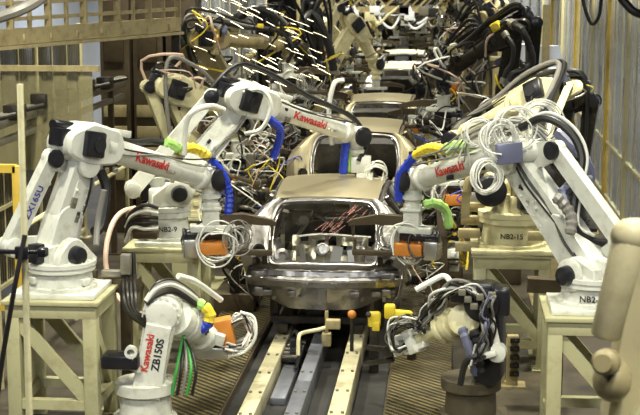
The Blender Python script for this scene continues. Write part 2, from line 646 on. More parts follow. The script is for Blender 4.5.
def robot(label, base, E, W, S=None, z0=1.3, paint='white_paint', s=1.0, seg=28, plink=True, gun=None, head=None,
          text=None, ltext=None, group=None, gdir=-Z, hoses=3, hose_mat='black_rubber', seed=1, rear=.42, grip_s=1.0, pedestal=False, lift=.06, link=None, hue='orange_part', tpos=.5, hs=1.0,
          drum=1.0, motor=True, cat='robot', btext=None, base_s=1.0, hosespread=1.0, plate=True, rich=True, tubew=1.0, armw=1.0):
    rg = random.Random(seed)
    B = V((base[0], base[1], z0))
    R = thing('welding_robot', label, cat, B, group)
    h = V((W.x - B.x, W.y - B.y, 0)) if head is None else V((head[0], head[1], 0))
    h.normalize()
    S = S or B + h * .22 * s + Z * .68 * s
    n = h.cross(Z).normalized()
    if n.dot(CAM - B) < 0:
        n = -n                                    # n points to the viewer's side of the arm
    q = s * base_s
    # foot
    b = MB()
    sh = s * hs
    b.box(B + Z * .025, (.40 * q, .36 * q, .025), None, .008)
    b.lathe(B, Z, [(.34 * q, .05), (.34 * q, .085), (.30 * q, .09), (.285 * q, sh * .30), (.325 * q, sh * .31), (.325 * q, sh * .37)], seg)
    bolts(b, B + Z * .085, Z, .32 * q, 12)
    for i in range(0 if btext else 5):
        a = rg.uniform(0, 6.28)
        x = V((math.cos(a), math.sin(a), 0))
        b.box(B + x * .30 * q + Z * rg.uniform(.13, .24) * sh, (.05, .03, .03), (x.cross(Z), x, Z), .006)
    b.build('base', paint, R)
    if pedestal:
        b = MB()
        b.box((B.x, B.y, z0 / 2), (.26 * q, .26 * q, z0 / 2 - .02), None, .02)
        b.box((B.x, B.y, z0 - .02), (.42 * q, .40 * q, .018), None, .005)
        b.box((B.x, B.y, .015), (.42 * q, .40 * q, .015), None, .005)
        b.build('pedestal', 'stand_paint' if paint != 'dark_steel' else 'tan_paint', R)
    if btext:
        d = V((CAM.x - B.x, CAM.y - B.y, 0)).normalized()
        lettering(btext, .078 * s, B + d * (.305 * q) + Z * .19 * sh, Z.cross(d), Z, 'black_ink', R, .30 * q)
    # turret
    b = MB()
    b.lathe(B, Z, [(.335 * q, .375 * sh), (.335 * q, .43 * sh), (.27 * q, .445 * sh), (.25 * q, .50 * sh), (0, .50 * sh)], seg)
    bolts(b, B + Z * .43 * sh, Z, .305 * q, 20, .013, .014)
    sx, sz = (S - B).dot(h), (S - B).z
    for sg in (1, -1):
        poly = hull(circ(sx, sz, .16 * s) + [(-.24 * q, .44 * sh), (.26 * q, .44 * sh), (-.22 * q, .56 * sh)])
        b.prism(poly, B, h, Z, n, sg * .13 * s, sg * .235 * s, .015)
    b.box(B - h * .17 * q + Z * .53 * sh, (.09 * q, .13 * s, .10 * s), (h, n, Z), .02)
    b.lathe(S + n * .235 * s, n, [(.15 * s, 0), (.15 * s, .03 * s), (.11 * s, .045 * s), (0, .045 * s)], seg)
    b.build('turret', paint, R)
    b = MB()
    for sg in (1, -1):
        b.cyl(S + n * sg * .24 * s, S + n * sg * .36 * s, .10 * s, .085 * s, seg, .015)
        b.cut()
    b.box(B - h * .30 * q + Z * .58 * sh, (.06 * s, .06 * s, .09 * s), (h, n, Z), .015)
    b.build('shoulder_motor', 'black_plastic', R)
    # lower arm
    d = (E - S)
    L = d.length
    d.normalize()
    c = n.cross(d).normalized()
    if c.dot(h) < 0:
        c = -c                                    # c points forward
    b = MB()
    k = armw * s
    poly = hull(circ(0, 0, .165 * k) + circ(L * .35, -.015 * s, .15 * k))
    b.prism(poly, S, d, c, n, -.10 * k, .10 * k, .02)
    poly = hull(circ(L * .3, -.015 * s, .15 * k) + circ(L, 0, .125 * k))
    b.prism(poly, S, d, c, n, -.088 * k, .088 * k, .02)
    b.lathe(E + n * .085 * k, n, [(.13 * s, 0), (.13 * s, .05 * s), (.09 * s, .06 * s), (0, .06 * s)], seg)
    b.prism([(L * .42, -.06 * k), (L * .42, .06 * k), (L * .8, .05 * k), (L * .8, -.05 * k)], S, d, c, n, .088 * k, .096 * k)
    for i in range(7):
        qn = S + d * (L * (.2 + .09 * i)) + c * .09 * k + n * .088 * k
        b.cyl(qn, qn + n * .012 * s, .010 * s, None, 6)
    b.build('lower_arm', paint, R)
    # forearm
    f = (W - E)
    FL = f.length
    f.normalize()
    fu = n.cross(f).normalized()
    if fu.z < 0:
        fu = -fu
    fn = f.cross(fu).normalized()
    if fn.dot(CAM - E) < 0:
        fn = -fn
    b = MB()
    off = lift * s * drum
    ec = E + fu * off
    poly = hull(circ(0, 0, .19 * s * drum) + circ(.26 * s, 0, .16 * s * drum) + circ(-.2 * s, -.02 * s, .12 * s * drum))
    b.prism(poly, ec, f, fu, fn, -.15 * s * drum, .15 * s * drum, .03)
    tw = tubew * s
    a0 = ec + f * .2 * s
    a1 = W - f * .12 * s
    b.lathe(a0, a1 - a0, [(.175 * tw, 0), (.175 * tw, .10 * s), (.135 * tw, .13 * s), (.122 * tw, .30 * s), (.108 * tw, (a1 - a0).length - .12 * s),
                          (.135 * tw, (a1 - a0).length - .10 * s), (.135 * tw, (a1 - a0).length - .05 * s), (.11 * tw, (a1 - a0).length)], seg)
    bolts(b, a0 + (a1 - a0).normalized() * .10 * s, a1 - a0, .155 * tw, 14, .012, .012)
    b.box(a0 + f * .25 * s + fu * .15 * tw, (.16 * s, .05 * s, .035 * s), (f, fn, fu), .01)
    b.build('forearm', paint, R)
    if motor:
        b = MB()
        b.box(ec + fn * .17 * s * drum - f * .03 * s, (.12 * s, .045 * s, .125 * s), (f, fn, fu), .025)
        b.box(ec - f * .27 * s + fu * .03 * s, (.10 * s, .085 * s, .085 * s), (f, fn, fu), .02)
        b.lathe(ec + fn * .21 * s * drum, fn, [(.075 * s, 0), (.075 * s, .012), (.0, .012)], 16)
        b.cyl(ec - f * .1 * s + fu * .14 * s - fn * .06 * s, ec - f * .36 * s + fu * .14 * s - fn * .06 * s, .05 * s, None, 14, .01)
        b.build('elbow_motor', 'black_plastic', R)
    # parallel link
    if plink:
        s2 = S - h * rear * s + Z * .02 * s
        e2 = E - f * rear * s * .9 - Z * .02 * s
        if link:
            s2, e2 = link
        b = MB()
        dl = (e2 - s2)
        l2 = dl.length
        dl.normalize()
        cl = n.cross(dl).normalized()
        o = n * .02 * s
        poly = hull(circ(0, 0, .085 * s) + circ(l2, 0, .075 * s))
        b.prism(poly, s2 + o, dl, cl, n, -.05 * s, .05 * s, .012)
        b.lathe(s2 + n * .06 * s, n, [(.09 * s, 0), (.09 * s, .05 * s), (.06 * s, .06 * s), (0, .06 * s)], 18)
        pl = b.build('parallel_link', paint, R)
        b = MB()
        b.lathe(e2 + n * .065 * s, n, [(.085 * s, 0), (.085 * s, .04 * s), (.05 * s, .05 * s), (0, .05 * s)], 18)
        b.build('link_joint', 'black_plastic', R)
        b = MB()
        vx, vz = (s2 - S).dot(h), (s2 - S).z
        b.prism(hull(circ(0, 0, .15 * s) + circ(vx, vz, .095 * s)), S, h, Z, n, -.13 * s, -.07 * s, .01)
        vx, vz = (e2 - E).dot(f), (e2 - E).dot(fu)
        b.cut()
        b.prism(hull(circ(0, 0, .15 * s) + circ(vx, vz, .09 * s)), E, f, fu, n, -.10 * s, -.04 * s, .01)
        b.build('crank', paint, R)
        if ltext:
            r = dl
            if r.dot(CR) < 0:
                r = -r
            u2 = n.cross(r)
            lettering(ltext, .095 * s, s2 + o + dl * l2 * .5 + n * .052 * s, r, u2, 'blue_ink', R)
    if text:
        r = (a1 - a0).normalized()
        if r.dot(CR) < 0:
            r = -r
        mid = a0 + (a1 - a0) * tpos
        view = (CAM - mid).normalized()
        nn = (view + fn * .3 - r * (view + fn * .3).dot(r)).normalized()
        tr = .124 * tw
        lettering(text, .135 * s, mid + nn * (tr + .004), r, nn.cross(r), 'red_ink', R, tr)
    # wrist
    gd = V(gdir).normalized()
    wn = f.cross(gd)
    wn = wn.normalized() if wn.length > .1 else n
    if wn.dot(CAM - W) < 0:
        wn = -wn
    b = MB()
    b.cyl(W - wn * .13 * s, W + wn * .12 * s, .125 * s, None, seg, .03)
    b.cyl(W - f * .16 * s, W, .105 * tw, .10 * tw, seg, .01)
    b.lathe(W + gd * .06 * s, gd, [(.10 * s, 0), (.095 * s, .09 * s), (.115 * s, .10 * s), (.115 * s, .14 * s), (.085 * s, .15 * s), (.085 * s, .19 * s), (.10 * s, .20 * s), (.10 * s, .235 * s), (0, .235 * s)], seg)
    b.build('wrist', paint, R)
    b = MB()
    b.lathe(W + wn * .115 * s, wn, [(.12 * s, 0), (.12 * s, .03 * s), (.10 * s, .045 * s), (.03 * s, .05 * s), (0, .05 * s)], seg)
    b.build('wrist_cap', 'black_plastic', R)
    M = W + gd * .295 * s
    if gun is not None:
        spot_gun(R, M, gun, grip_s, seed + 50, hue, plate=plate, rich=rich, drop=gd)
    # dress pack
    for i in range(hoses):
        o1 = n * rg.uniform(-.15, .2) * s * hosespread
        sag = rg.uniform(.0, .28) * s * hosespread
        pts = [B - h * .32 * q + Z * .45 * s + o1, S - h * .30 * s + Z * .2 * s + o1 * 1.2,
               (S + E) / 2 - c * (.30 + rg.uniform(0, .1)) * s + o1,
               E - f * .30 * s + fu * (.15 + sag) + o1,
               E + f * .12 * s + fu * (.28 + sag * .8) + o1,
               E + f * FL * .5 + fu * (.22 + sag * .4) * s + o1 * .8,
               W - f * .15 * s + fu * .2 * s + o1 * .6, W + f * .12 * s + gd * .05 * s + o1 * .6 + n * .12 * s, M + n * .10 * s]
        b = MB()
        b.tube(pts, (.022 + .012 * rg.random()) * s, 8, 6)
        hm = hose_mat if i % 3 != 2 else rg.choice(['grey_cable', 'black_rubber', 'white_cable'])
        b.build('hose', hm, R)
    return R, dict(B=B, S=S, E=E, W=W, M=M, n=n, f=f, fu=fu, fn=fn, h=h, ec=ec)


def hose(par, pts, r, m, corr=0.0, per=8, n=8, name='hose'):
    b = MB()
    b.tube(pts, r, n, per, False, corr)
    return b.build(name, m, par)


def stand(label, x, y, z, w=.8, d=.75, leg=.13, group='cream robot stands', paint='stand_paint', brace=True):
    R = thing('robot_stand', label, 'stand', (x, y, 0), group)
    b = MB()
    b.box((x, y, z - .02), (w / 2 + .03, d / 2 + .03, .02), None, .006)
    for sx in (-1, 1):
        b.beam((x + sx * (w - leg) / 2, y - d / 2 + leg, z - .10), (x + sx * (w - leg) / 2, y + d / 2 - leg, z - .10), leg, leg)
    for sy in (-1, 1):
        b.beam((x - w / 2, y + sy * (d - leg) / 2, z - .10), (x + w / 2, y + sy * (d - leg) / 2, z - .10), leg, leg, None, .006)
    b.build('top_frame', paint, R)
    for sx in (-1, 1):
        for sy in (-1, 1):
            b = MB()
            px, py = x + sx * (w - leg) / 2, y + sy * (d - leg) / 2
            b.beam((px, py, .02), (px, py, z - .16), leg, leg, None, .008)
            b.box((px, py, .012), (leg * .85, leg * .85, .012))
            b.build('leg', paint, R)
    b = MB()
    for sy in (-1, 1):
        py = y + sy * (d - leg) / 2
        b.beam((x - w / 2 + leg, py, .3), (x + w / 2 - leg, py, .3), leg * .7, leg * .7)
        if brace:
            b.beam((x - w / 2 + leg * .8, py, z - .2), (x + w / 2 - leg * .8, py, .34), leg * .5, leg * .9)
    for sx in (-1, 1):
        px = x + sx * (w - leg) / 2
        b.beam((px, y - d / 2 + leg, .3), (px, y + d / 2 - leg, .3), leg * .7, leg * .7)
        b.beam((px, y - sx * (d / 2 - leg * .8), z - .2), (px, y + sx * (d / 2 - leg * .8), .34), leg * .5, leg * .8)
    b.build('brace', paint, R)
    return R

# ------------------------------------------------------------------ setting
b = MB(); b.box((0, 42, -.05), (9, 38, .05)); b.build('floor', 'shop_floor', kind='structure')
for nm, xx in (('wall_left', -8.6), ('wall_right', 8.6)):
    b = MB(); b.box((xx, 42, 3.0), (.1, 36, 3.0)); b.build(nm, 'wall_pale', kind='structure')  # pale side walls added to give the fence sheets a bright backing
b = MB(); b.box((0, 78, 3.0), (9, .1, 3.0)); b.build('wall_back', 'wall_grey', kind='structure')
b = MB(); b.box((0, 40, .006), (.78, 34, .006)); b.build('trim_1', 'pit_black', kind='structure')
for i, sx in enumerate((-1, 1)):
    b = MB()
    b.box((sx * 1.12, 40, .05), (.32, 33, .05))
    b.build('trim_%d' % (2 + i), 'tread_plate', kind='structure')
    b = MB()
    b.box((sx * .79, 40, .045), (.012, 34, .045))
    b.build('trim_%d' % (4 + i), 'brown_steel', kind='structure')

# conveyor
for nm, x, w, hh, mt, lab in (('conveyor_rail', -.49, .16, .10, 'rail_cream', 'worn cream steel conveyor rail, leftmost of the three under the front car'),
                              ('conveyor_rail', -.05, .15, .11, 'rail_blue', 'scuffed grey blue steel conveyor rail down the middle of the pit'),
                              ('conveyor_rail', .37, .17, .12, 'rail_cream', 'worn cream steel conveyor rail, rightmost of the three under the front car')):
    R = thing(nm, lab, 'rail', (x, 40, .012), 'conveyor rails')
    b = MB()
    y = 11.0
    while y < 62:
        b.box((x, y + .70, .012 + hh), (w / 2, .695, hh), None, .01)
        y += 1.4
    b.build('beam', mt, R)
    b = MB()
    y = 12.0
    while y < 20:
        for s in (-1, 1):
            b.cyl((x + s * w * .3, y, .012 + 2 * hh), (x + s * w * .3, y, .03 + 2 * hh), .016, None, 8)
        y += .7
    b.build('bolt', 'machine_grey', R)
R = thing('roller_drive', 'grey blue steel drive channel between the left and middle conveyor rails', 'conveyor drive', (-.27, 14.6, .012))
b = MB()
b.box((-.30, 14.4, .05), (.08, .75, .038), None, .01)
b.build('channel', 'rail_blue', R)
b = MB()
for i in range(5):
    b.cyl((-.40, 14.9 + .16 * i, .15), (-.20, 14.9 + .16 * i, .15), .05, None, 14, .006)
b.build('roller', 'dark_steel', R)
b = MB()
b.box((-.3, 15.3, .17), (.05, .12, .12), None, .01)
b.box((-.26, 15.0, .13), (.06, .08, .10), None, .01)
b.tube([V((-.36, 15.5, .2)), V((-.28, 15.2, .38)), V((-.2, 14.9, .25)), V((-.22, 14.6, .12))], .02)
b.build('motor', 'black_plastic', R)
R = thing('bent_locator', 'cream bent locating arm reaching over the middle conveyor rail', 'arm', (-.05, 15.0, .23))
b = MB()
b.tube([V((-.21, 14.75, .23)), V((-.21, 14.8, .40)), V((-.18, 14.9, .44)), V((.0, 15.0, .46)), V((.06, 15.1, .46))], .022, 8, 6)
b.build('bent_arm', 'cream_paint', R)
b = MB()
b.box((.06, 15.2, .30), (.05, .06, .07), None, .008)
b.cyl((.06, 15.2, .37), (.06, 15.2, .62), .02)
b.box((.14, 15.1, .5), (.08, .05, .05), None, .008)
b.build('clamp_block', 'tan_paint', R)


# ------------------------------------------------------------------ car body
def car_body(label, Y, roof, z0=.66, k_=1.0, skin='car_steel', group='car bodies on the line', first=True):
    R = thing('bare_car', label, 'car body', (0, Y, z0), group)
    c = lambda x, y, z: V((x * k_, Y + y * k_, z0 + z * k_))
    # roof
    b = MB()
    rows = []
    for j in range(9):
        t = j / 8
        y = .64 + 1.62 * t
        hw = .585 + .045 * t
        zz = 1.075 + .075 * math.sin(PI * (t * .75 + .12)) - (.02 if j == 0 else 0)
        rows.append([c(hw * math.sin(PI / 2 * k / 6) if abs(k) == 6 else hw * k / 6, y - .05 * (1 - (k / 6) ** 2) * (1 - t) * .8 + .06 * (1 - (k / 6) ** 2) * t, zz + .035 * (1 - (k / 6) ** 2)) for k in range(-6, 7)])
    b.grid(rows, -.012)
    rf = b.build('roof', roof, R)
    b = MB()
    for sx in (-1, 1):
        b.tube([c(sx * .60, .62, 1.045), c(sx * .625, 1.2, 1.10), c(sx * .645, 1.95, 1.10), c(sx * .68, 2.5, .95), c(sx * .74, 3.05, .72)], .032, 8, 6)
    b.build('roof_rail', skin, R)
    b = MB()
    for sx in (-1, 1):
        b.tube([c(sx * .54, .80, 1.12), c(sx * .58, 1.3, 1.145), c(sx * .59, 1.9, 1.115)], .010, 6, 5)
    b.build('gutter', 'brown_steel', rf)
    # rear quarters
    inner = [(.56, .07, .45), (.60, .16, .58), (.615, .28, .72), (.60, .42, .88), (.555, .54, 1.0), (.48, .60, 1.055)]
    outer = [(.88, .12, .38), (.945, .15, .55), (.945, .28, .74), (.885, .42, .87), (.745, .60, 1.0), (.61, .66, 1.07)]
    for sx in (-1, 1):
        b = MB()
        rows = []
        for (xi, yi, zi), (xo, yo, zo) in zip(inner, outer):
            r = []
            for k in range(7):
                t = k / 6
                bu = .05 * math.sin(PI * t)
                rec = -.055 if k in (2, 3) and zi < .74 else 0
                r.append(c(sx * (xi + (xo - xi) * t), yi + (yo - yi) * t - bu * .7 - rec, zi + (zo - zi) * t + bu))
            rows.append(r)
        b.grid(rows, .02 * sx)
        qp = b.build('rear_quarter', skin, R)
        b = MB()
        b.lathe(c(sx * .70, .05, .60), V((sx * .2, -1, .35)), [(.075, 0), (.075, .02), (.055, .02), (.05, -.03), (0, -.03)], 16)
        b.lathe(c(sx * .74, .10, .47), V((sx * .2, -1, .25)), [(.05, 0), (.05, .02), (.035, .02), (.03, -.02), (0, -.02)], 14)
        b.box(c(sx * .64, .06, .50), (.03, .015, .06), None, .008)
        b.build('lamp_socket', 'dark_steel', qp)
        # side skin behind the door, sill, front wing
        b = MB()
        lv = [(.74, 0), (.64, .02), (.5, .03), (.34, .02), (.18, 0), (.04, -.05)]
        rows = []
        for y, hw, tz in ((.13, .84, .40), (.3, .855, .72), (.6, .86, .78), (.95, .865, .79), (1.35, .865, .78)):
            rows.append([c(sx * (hw + d), y, min(z, 9) * tz / .74) for z, d in lv])
        b.grid(rows, .012 * sx)
        rows = [[c(sx * (.86 + d), y, z) for z, d in ((.18, 0), (.1, .01), (.02, -.04))] for y in (1.35, 2.2, 3.1)]
        b.grid(rows, .04 * sx)
        rows = []
        for y, hw, tz in ((3.05, .865, .76), (3.5, .85, .74), (3.9, .80, .70), (4.15, .66, .64)):
            rows.append([c(sx * (hw + d), y, z * tz / .74) for z, d in lv])
        b.grid(rows, .012 * sx)
        b.beam(c(sx * .84, 2.15, .15), c(sx * .64, 2.15, 1.09), .10, .05, (0, 1, 0), .01)
        b.beam(c(sx * .86, 1.33, .74), c(sx * .66, .95, 1.08), .07, .05, (0, 1, 0), .01)
        b.build('side_panel', skin, R)
    # hatch frame
    b = MB()
    L = [V(p) for p in [(-x, y, z) for x, y, z in inner[::-1]]]
    pts = [c(*p) for p in [(0, .60, 1.085), (-.3, .60, 1.075)] + [(-x, y, z) for x, y, z in inner[::-1]] + [(-.3, .03, .455), (0, .02, .455), (.3, .03, .455)] + inner + [(.3, .60, 1.075)]]
    b.tube(pts, .022, 8, 5, True)
    pts2 = [p + V((0, .05, -.03)) + (V((0, 0, 0)) - V((p.x, 0, 0))) * .05 for p in pts]
    b.tube(pts2, .014, 6, 5, True)
    b.build('hatch_frame', 'car_steel', R)
    # rear lower panel
    b = MB()
    rows = []
    for z, dy, hw in ((-.075, .12, .60), (-.06, .05, .64), (.05, .02, .74), (.17, .0, .80), (.20, -.03, .84), (.29, -.04, .885), (.32, .01, .885), (.37, .025, .875), (.39, .06, .87), (.455, .05, .80), (.465, .14, .78)):
        rows.append([c(hw * k / 12, dy + .17 * abs(k / 12) ** 2.2 + .01 * math.sin(k * 2.1 + z * 30), z + (.10 * max(0, abs(k / 12) - .6) / .4 if z < .1 else 0)) for k in range(-12, 13)])
    b.grid(rows, .012)
    rp = b.build('rear_panel', 'car_steel', R)
    b = MB()
    rows = []
    for z, dy in ((.20, -.02), (.215, -.07), (.275, -.075), (.29, -.03)):
        rows.append([c(.60 * k / 8, dy + .09 * abs(k / 8) ** 2, z) for k in range(-8, 9)])
    b.grid(rows, .01)
    b.box(c(0, -.015, .12), (.05, .02, .11), None, .01)
    for x in (-.18, .14):
        b.box(c(x, -.085, .255), (.035, .014, .02), None, .005)
        b.box(c(x, -.10, .255), (.012, .014, .03), None, .004)
    for x in (-.62, -.34, .36, .6):
        b.box(c(x, .02 + .16 * abs(x) ** 2, .12), (.05, .025, .03), None, .008)
        b.cyl(c(x + .09, .03, .08), c(x + .09, -.02, .08), .022, None, 10)
    b.build('bumper_beam', 'car_steel', rp)
    b = MB()
    for x in (-.72, .72):
        b.cut()
        b.box(c(x, .10, .30), (.08, .03, .06), None, .012)
        b.box(c(x * .99, .085, .13), (.05, .03, .05), None, .012)
    b.build('corner_bracket', 'car_steel', rp)
    # floor pan and seat back
    b = MB()
    rows = []
    for j in range(8):
        y = .16 + j * .4
        rows.append([c(.80 * k / 8, y, .10 + (.07 if k % 3 == 0 else 0) + (.12 if j < 3 and abs(k) < 3 else 0) - (.1 if j > 3 else 0)) for k in range(-8, 9)])
    b.grid(rows, .015)
    b.build('floor_pan', 'machine_grey', R)
    if first:
        b = MB()
        nx, nz = 24, 9
        rows = [[c(-.56 + 1.12 * k / nx, (.74 + .14 * j / nz) + .025 * math.sin(k * 1.3) + .02 * math.sin(j * 1.9 + k), .11 + .52 * j / nz) for k in range(nx + 1)] for j in range(nz + 1)]
        holes = set()
        for (k0, j0, k1, j1) in ((4, 3, 6, 5), (9, 5, 11, 8), (13, 2, 14, 4), (15, 5, 18, 7), (20, 3, 22, 5), (7, 1, 8, 2), (11, 1, 12, 3), (17, 1, 19, 3), (1, 6, 3, 9), (22, 7, 24, 9), (12, 7, 14, 9), (5, 7, 7, 9)):
            holes |= {(j, k) for j in range(j0, j1) for k in range(k0, k1)}
        vs = [p for r in rows for p in r]
        fs = [(j * (nx + 1) + k, j * (nx + 1) + k + 1, (j + 1) * (nx + 1) + k + 1, (j + 1) * (nx + 1) + k) for j in range(nz) for k in range(nx) if (j, k) not in holes]
        b.add(vs, fs)
        sb = b.build('seat_back_panel', 'seat_steel', R)
        b = MB()
        b.beam(c(-.46, .70, .12), c(-.28, .74, .34), .07, .03)
        b.beam(c(-.28, .74, .34), c(-.30, .76, .55), .06, .03)
        b.beam(c(.05, .72, .14), c(.12, .78, .52), .12, .03)
        b.beam(c(.30, .72, .16), c(.26, .78, .48), .07, .03)
        b.lathe(c(-.06, .80, .48), V((0, -1, .3)), [(.075, 0), (.075, .03), (.055, .035), (.05, 0)], 18)
        b.lathe(c(.34, .80, .50), V((0, -1, .3)), [(.045, 0), (.045, .03), (.03, .035), (.028, 0)], 14)
        b.tube([c(-.34, .74, .64), c(-.1, .78, .66), c(.2, .78, .65), c(.5, .74, .64)], .016, 8, 4)
        b.build('seat_brace', 'bright_metal', sb)
        b = MB()
        for sx in (-1, 1):
            b.cut()
            b.ball(c(sx * .62, .62, .30), (.16, .30, .34))
            b.lathe(c(sx * .50, .42, .46), V((-sx * .5, -1, .4)), [(.09, 0), (.09, .03), (.05, .04), (.045, .02), (0, .02)], 16)
        b.build('wheel_housing', 'car_steel', R)
        b = MB()
        b.tube([c(-.6, 1.5, .80), c(-.2, 1.4, .74), c(.25, 1.4, .76), c(.6, 1.5, .80)], .03, 8, 5)
        b.tube([c(-.55, 2.2, .3), c(-.2, 1.3, .78), c(.1, 1.1, .62)], .022, 8, 5)
        b.tube([c(-.3, 1.5, .68), c(.0, 1.3, .84), c(.2, 1.6, .95)], .022, 8, 5)
        b.box(c(-.34, 1.25, .80), (.12, .08, .06), None, .02)
        b.cyl(c(-.30, 1.1, .80), c(-.30, 1.0, .78), .07, .06)
        b.box(c(.12, 1.35, .86), (.10, .1, .05), None, .02)
        b.build('inner_brace', 'machine_grey', R)
    b = MB()
    rows = [[c(.78 * k / 6, 3.0 + .12 * (1 - (k / 6) ** 2) + dy, z) for k in range(-6, 7)] for z, dy in ((.1, .2), (.45, .1), (.66, -.1), (.74, .0), (.72, .2))]
    b.grid(rows, .012)
    b.cut()
    rows = [[c(.70 * k / 6, 4.12 + .06 * (1 - (k / 6) ** 2), z) for k in range(-6, 7)] for z in (.1, .3, .5)]
    b.grid(rows, .012)
    b.build('front_bulkhead', 'car_steel', R)
    b = MB()
    b.beam(c(-.62, 1.96, 1.10), c(.62, 1.96, 1.10), .06, .03, None, .008)
    b.cut()
    b.beam(c(-.80, 2.15, .16), c(.80, 2.15, .16), .1, .06)
    b.build('cross_member', 'car_steel', R)
    return R


car_body('bare steel hatchback body nearest the camera, its open tailgate facing us', 15.28, 'roof_steel')
car_body('bare car body second in line, right behind the front car', 20.5, 'roof_steel', .75, 1.07, 'tan_steel', first=False)
car_body('bare car body third in line with a dusty tan roof', 28.2, 'roof_steel', .60, 1.0, 'tan_steel', first=False)
car_body('pale roofed car body fourth in the row of bodies', 37.6, 'pale_roof', .64, first=False)
car_body('pale roofed car body farthest back in the row', 42.6, 'pale_roof', .76, first=False)

for i, (Y, lab) in enumerate(((15.28, 'front car'), (20.5, 'second car'), (28.2, 'third car'), (37.6, 'fourth car'), (42.6, 'farthest car'))):
    zb = (.66, .75, .60, .64, .76)[i]
    R = thing('car_carrier', 'dark steel carrier frame holding up the %s body above the rails' % lab, 'carrier', (0, Y, .25), 'carriers under the car bodies')
    b = MB()
    for x in (-.49, .37):
        b.beam((x, Y + .35, .30), (x, Y + 3.7, .30), .13, .10)
    for y in (.5, 2.0, 3.5):
        b.beam((-.62, Y + y, .38), (.62, Y + y, .38), .10, .08)
    b.build('frame', 'dark_steel', R)
    for x in (-.6, .6):
        for y in (.6, 3.4):
            b = MB()
            b.box((x, Y + y, (.42 + zb + .0) / 2), (.05, .05, (zb - .40) / 2 + .015), None, .008)
            b.build('support_post', 'dark_steel', R)
R = thing('locating_stop', 'yellow locating stop by the right rail under the front car bumper', 'stop', (.60, 14.95, .012))
b = MB(); b.box((.60, 14.95, .262), (.05, .05, .25), None, .01); b.build('stop_post', 'dark_steel', R)
b = MB(); b.box((.60, 14.95, .60), (.07, .05, .085), None, .03); b.box((.62, 14.93, .53), (.04, .04, .05), None, .01)
b.build('stop_block', 'yellow_hose', R)
b = MB(); b.cyl((.54, 14.9, .66), (.54, 14.84, .68), .03, None, 14, .01)
b.build('stop_pad', 'black_rubber', R)
R = thing('knob_post', 'small orange knob on a post under the front bumper, right of the middle rail', 'knob', (.36, 14.9, .25))  # plain orange knob, no light in it
b = MB(); b.cyl((.36, 14.9, .252), (.36, 14.9, .62), .02); b.build('post', 'dark_steel', R)
b = MB(); b.ball((.36, 14.9, .66), (.048, .045, .048)); b.build('knob', 'orange_part', R)
R = thing('locating_stop', 'yellow clamp block beside the front car, under its right rear corner', 'stop', (1.0, 15.2, .10))
b = MB(); b.box((1.0, 15.2, .36), (.05, .05, .26), None, .01); b.build('stop_post', 'dark_steel', R)
b = MB(); b.beam((1.0, 15.2, .58), (.74, 15.1, .62), .10, .12, None, .03); b.box((.76, 15.08, .66), (.06, .05, .08), None, .025)
b.build('stop_block', 'yellow_hose', R)

# ------------------------------------------------------------------ stands and main robots
T = 'Kawasaki'
stand('cream braced robot stand under the near left robot, nearest at left', -2.28, 12.95, 1.30, .86, .84)
stand('cream braced robot stand under the left robot beside the front car', -1.76, 15.55, 1.30, .82, .80)
stand('cream braced robot stand under the right robot beside the front car', 2.08, 15.55, 1.30, .82, .80)
stand('cream braced robot stand at far right under the steep near right robot', 2.70, 12.75, 1.30, .86, .84)

# near left
W = P(210, 179, 14.75)
E = P(80, 163, 13.1)
S = P(55, 252, 12.95)
R1, k1 = robot('nearest white robot at left with lettered parallel link, forearm reaching to the front car', (-2.28, 12.95), E, W, S, 1.30,
               gun=(1, .25, 0), text=T, ltext='ZX165U', seed=11, hoses=0, tubew=1.0, drum=1.1, armw=1.12, group='robots around the front car',
               lift=.17, hs=.72, link=(P(8, 246, 12.65), P(50, 158, 12.85)), tpos=.42)
K = k1
hose(R1, [P(180, 150, 14.3), P(190, 148, 14.5), P(200, 151, 14.6), P(209, 158, 14.65)], .055, 'yellow_hose', .12)
hose(R1, [P(209, 158, 14.65), P(217, 166, 14.7), P(225, 178, 14.75), P(229, 196, 14.8), P(228, 216, 14.8)], .045, 'blue_hose', .12)
hose(R1, [P(166, 142, 14.2), P(172, 144, 14.25), P(180, 150, 14.3)], .05, 'green_hose', .1)
hose(R1, [P(184, 155, 14.3), P(186, 125, 14.3), P(193, 112, 14.3), P(210, 106, 14.5), P(224, 110, 14.7)], .03, 'white_cable')
hose(R1, [P(100, 130, 13.4), P(128, 142, 13.8), P(150, 141, 14.1), P(168, 143, 14.3)], .035, 'black_rubber')
hose(R1, [P(104, 190, 13.1), P(98, 220, 13.1), P(96, 245, 13.0)], .03, 'grey_cable')
hose(R1, [P(100, 170, 13.3), P(106, 190, 13.3), P(101, 225, 13.2), P(94, 232, 13.1)], .05, 'black_rubber')

# near right
W = P(413, 180, 14.8)
E = P(516, 160, 13.4)
S = P(590, 272, 12.75)
R2, k2 = robot('white robot with steep leaning arm, cable coils and blue junction box on its elbow', (2.70, 12.75), E, W, S, 1.30,
               gun=(-1, .25, 0), text=T, btext='NB2-11', seed=12, hoses=0, tubew=1.0, drum=.8, armw=1.15, group='robots around the front car', motor=False, hs=.72,
               link=(P(624, 242, 12.5), P(558, 150, 13.0)), hue='orange_part', tpos=.5, lift=.1)
hose(R2, [P(446, 150, 14.2), P(430, 148, 14.4), P(415, 156, 14.6)], .05, 'yellow_hose', .12)
hose(R2, [P(474, 148, 13.9), P(458, 146, 14.1), P(444, 150, 14.25)], .06, 'green_hose', .12)
hose(R2, [P(415, 156, 14.6), P(407, 166, 14.7), P(400, 178, 14.75), P(399, 200, 14.8)], .05, 'blue_hose', .1)
hose(R2, [P(424, 205, 14.75), P(436, 203, 14.75), P(446, 211, 14.8), P(449, 228, 14.8)], .05, 'green_hose', .12)
b = MB()
ju = (V((.95, .3, .1)).normalized(), V((-.3, .95, 0)).normalized(), V((-.07, 0, 1)).normalized())
b.box(P(509, 153, 13.05), (.12, .05, .095), ju, .012)
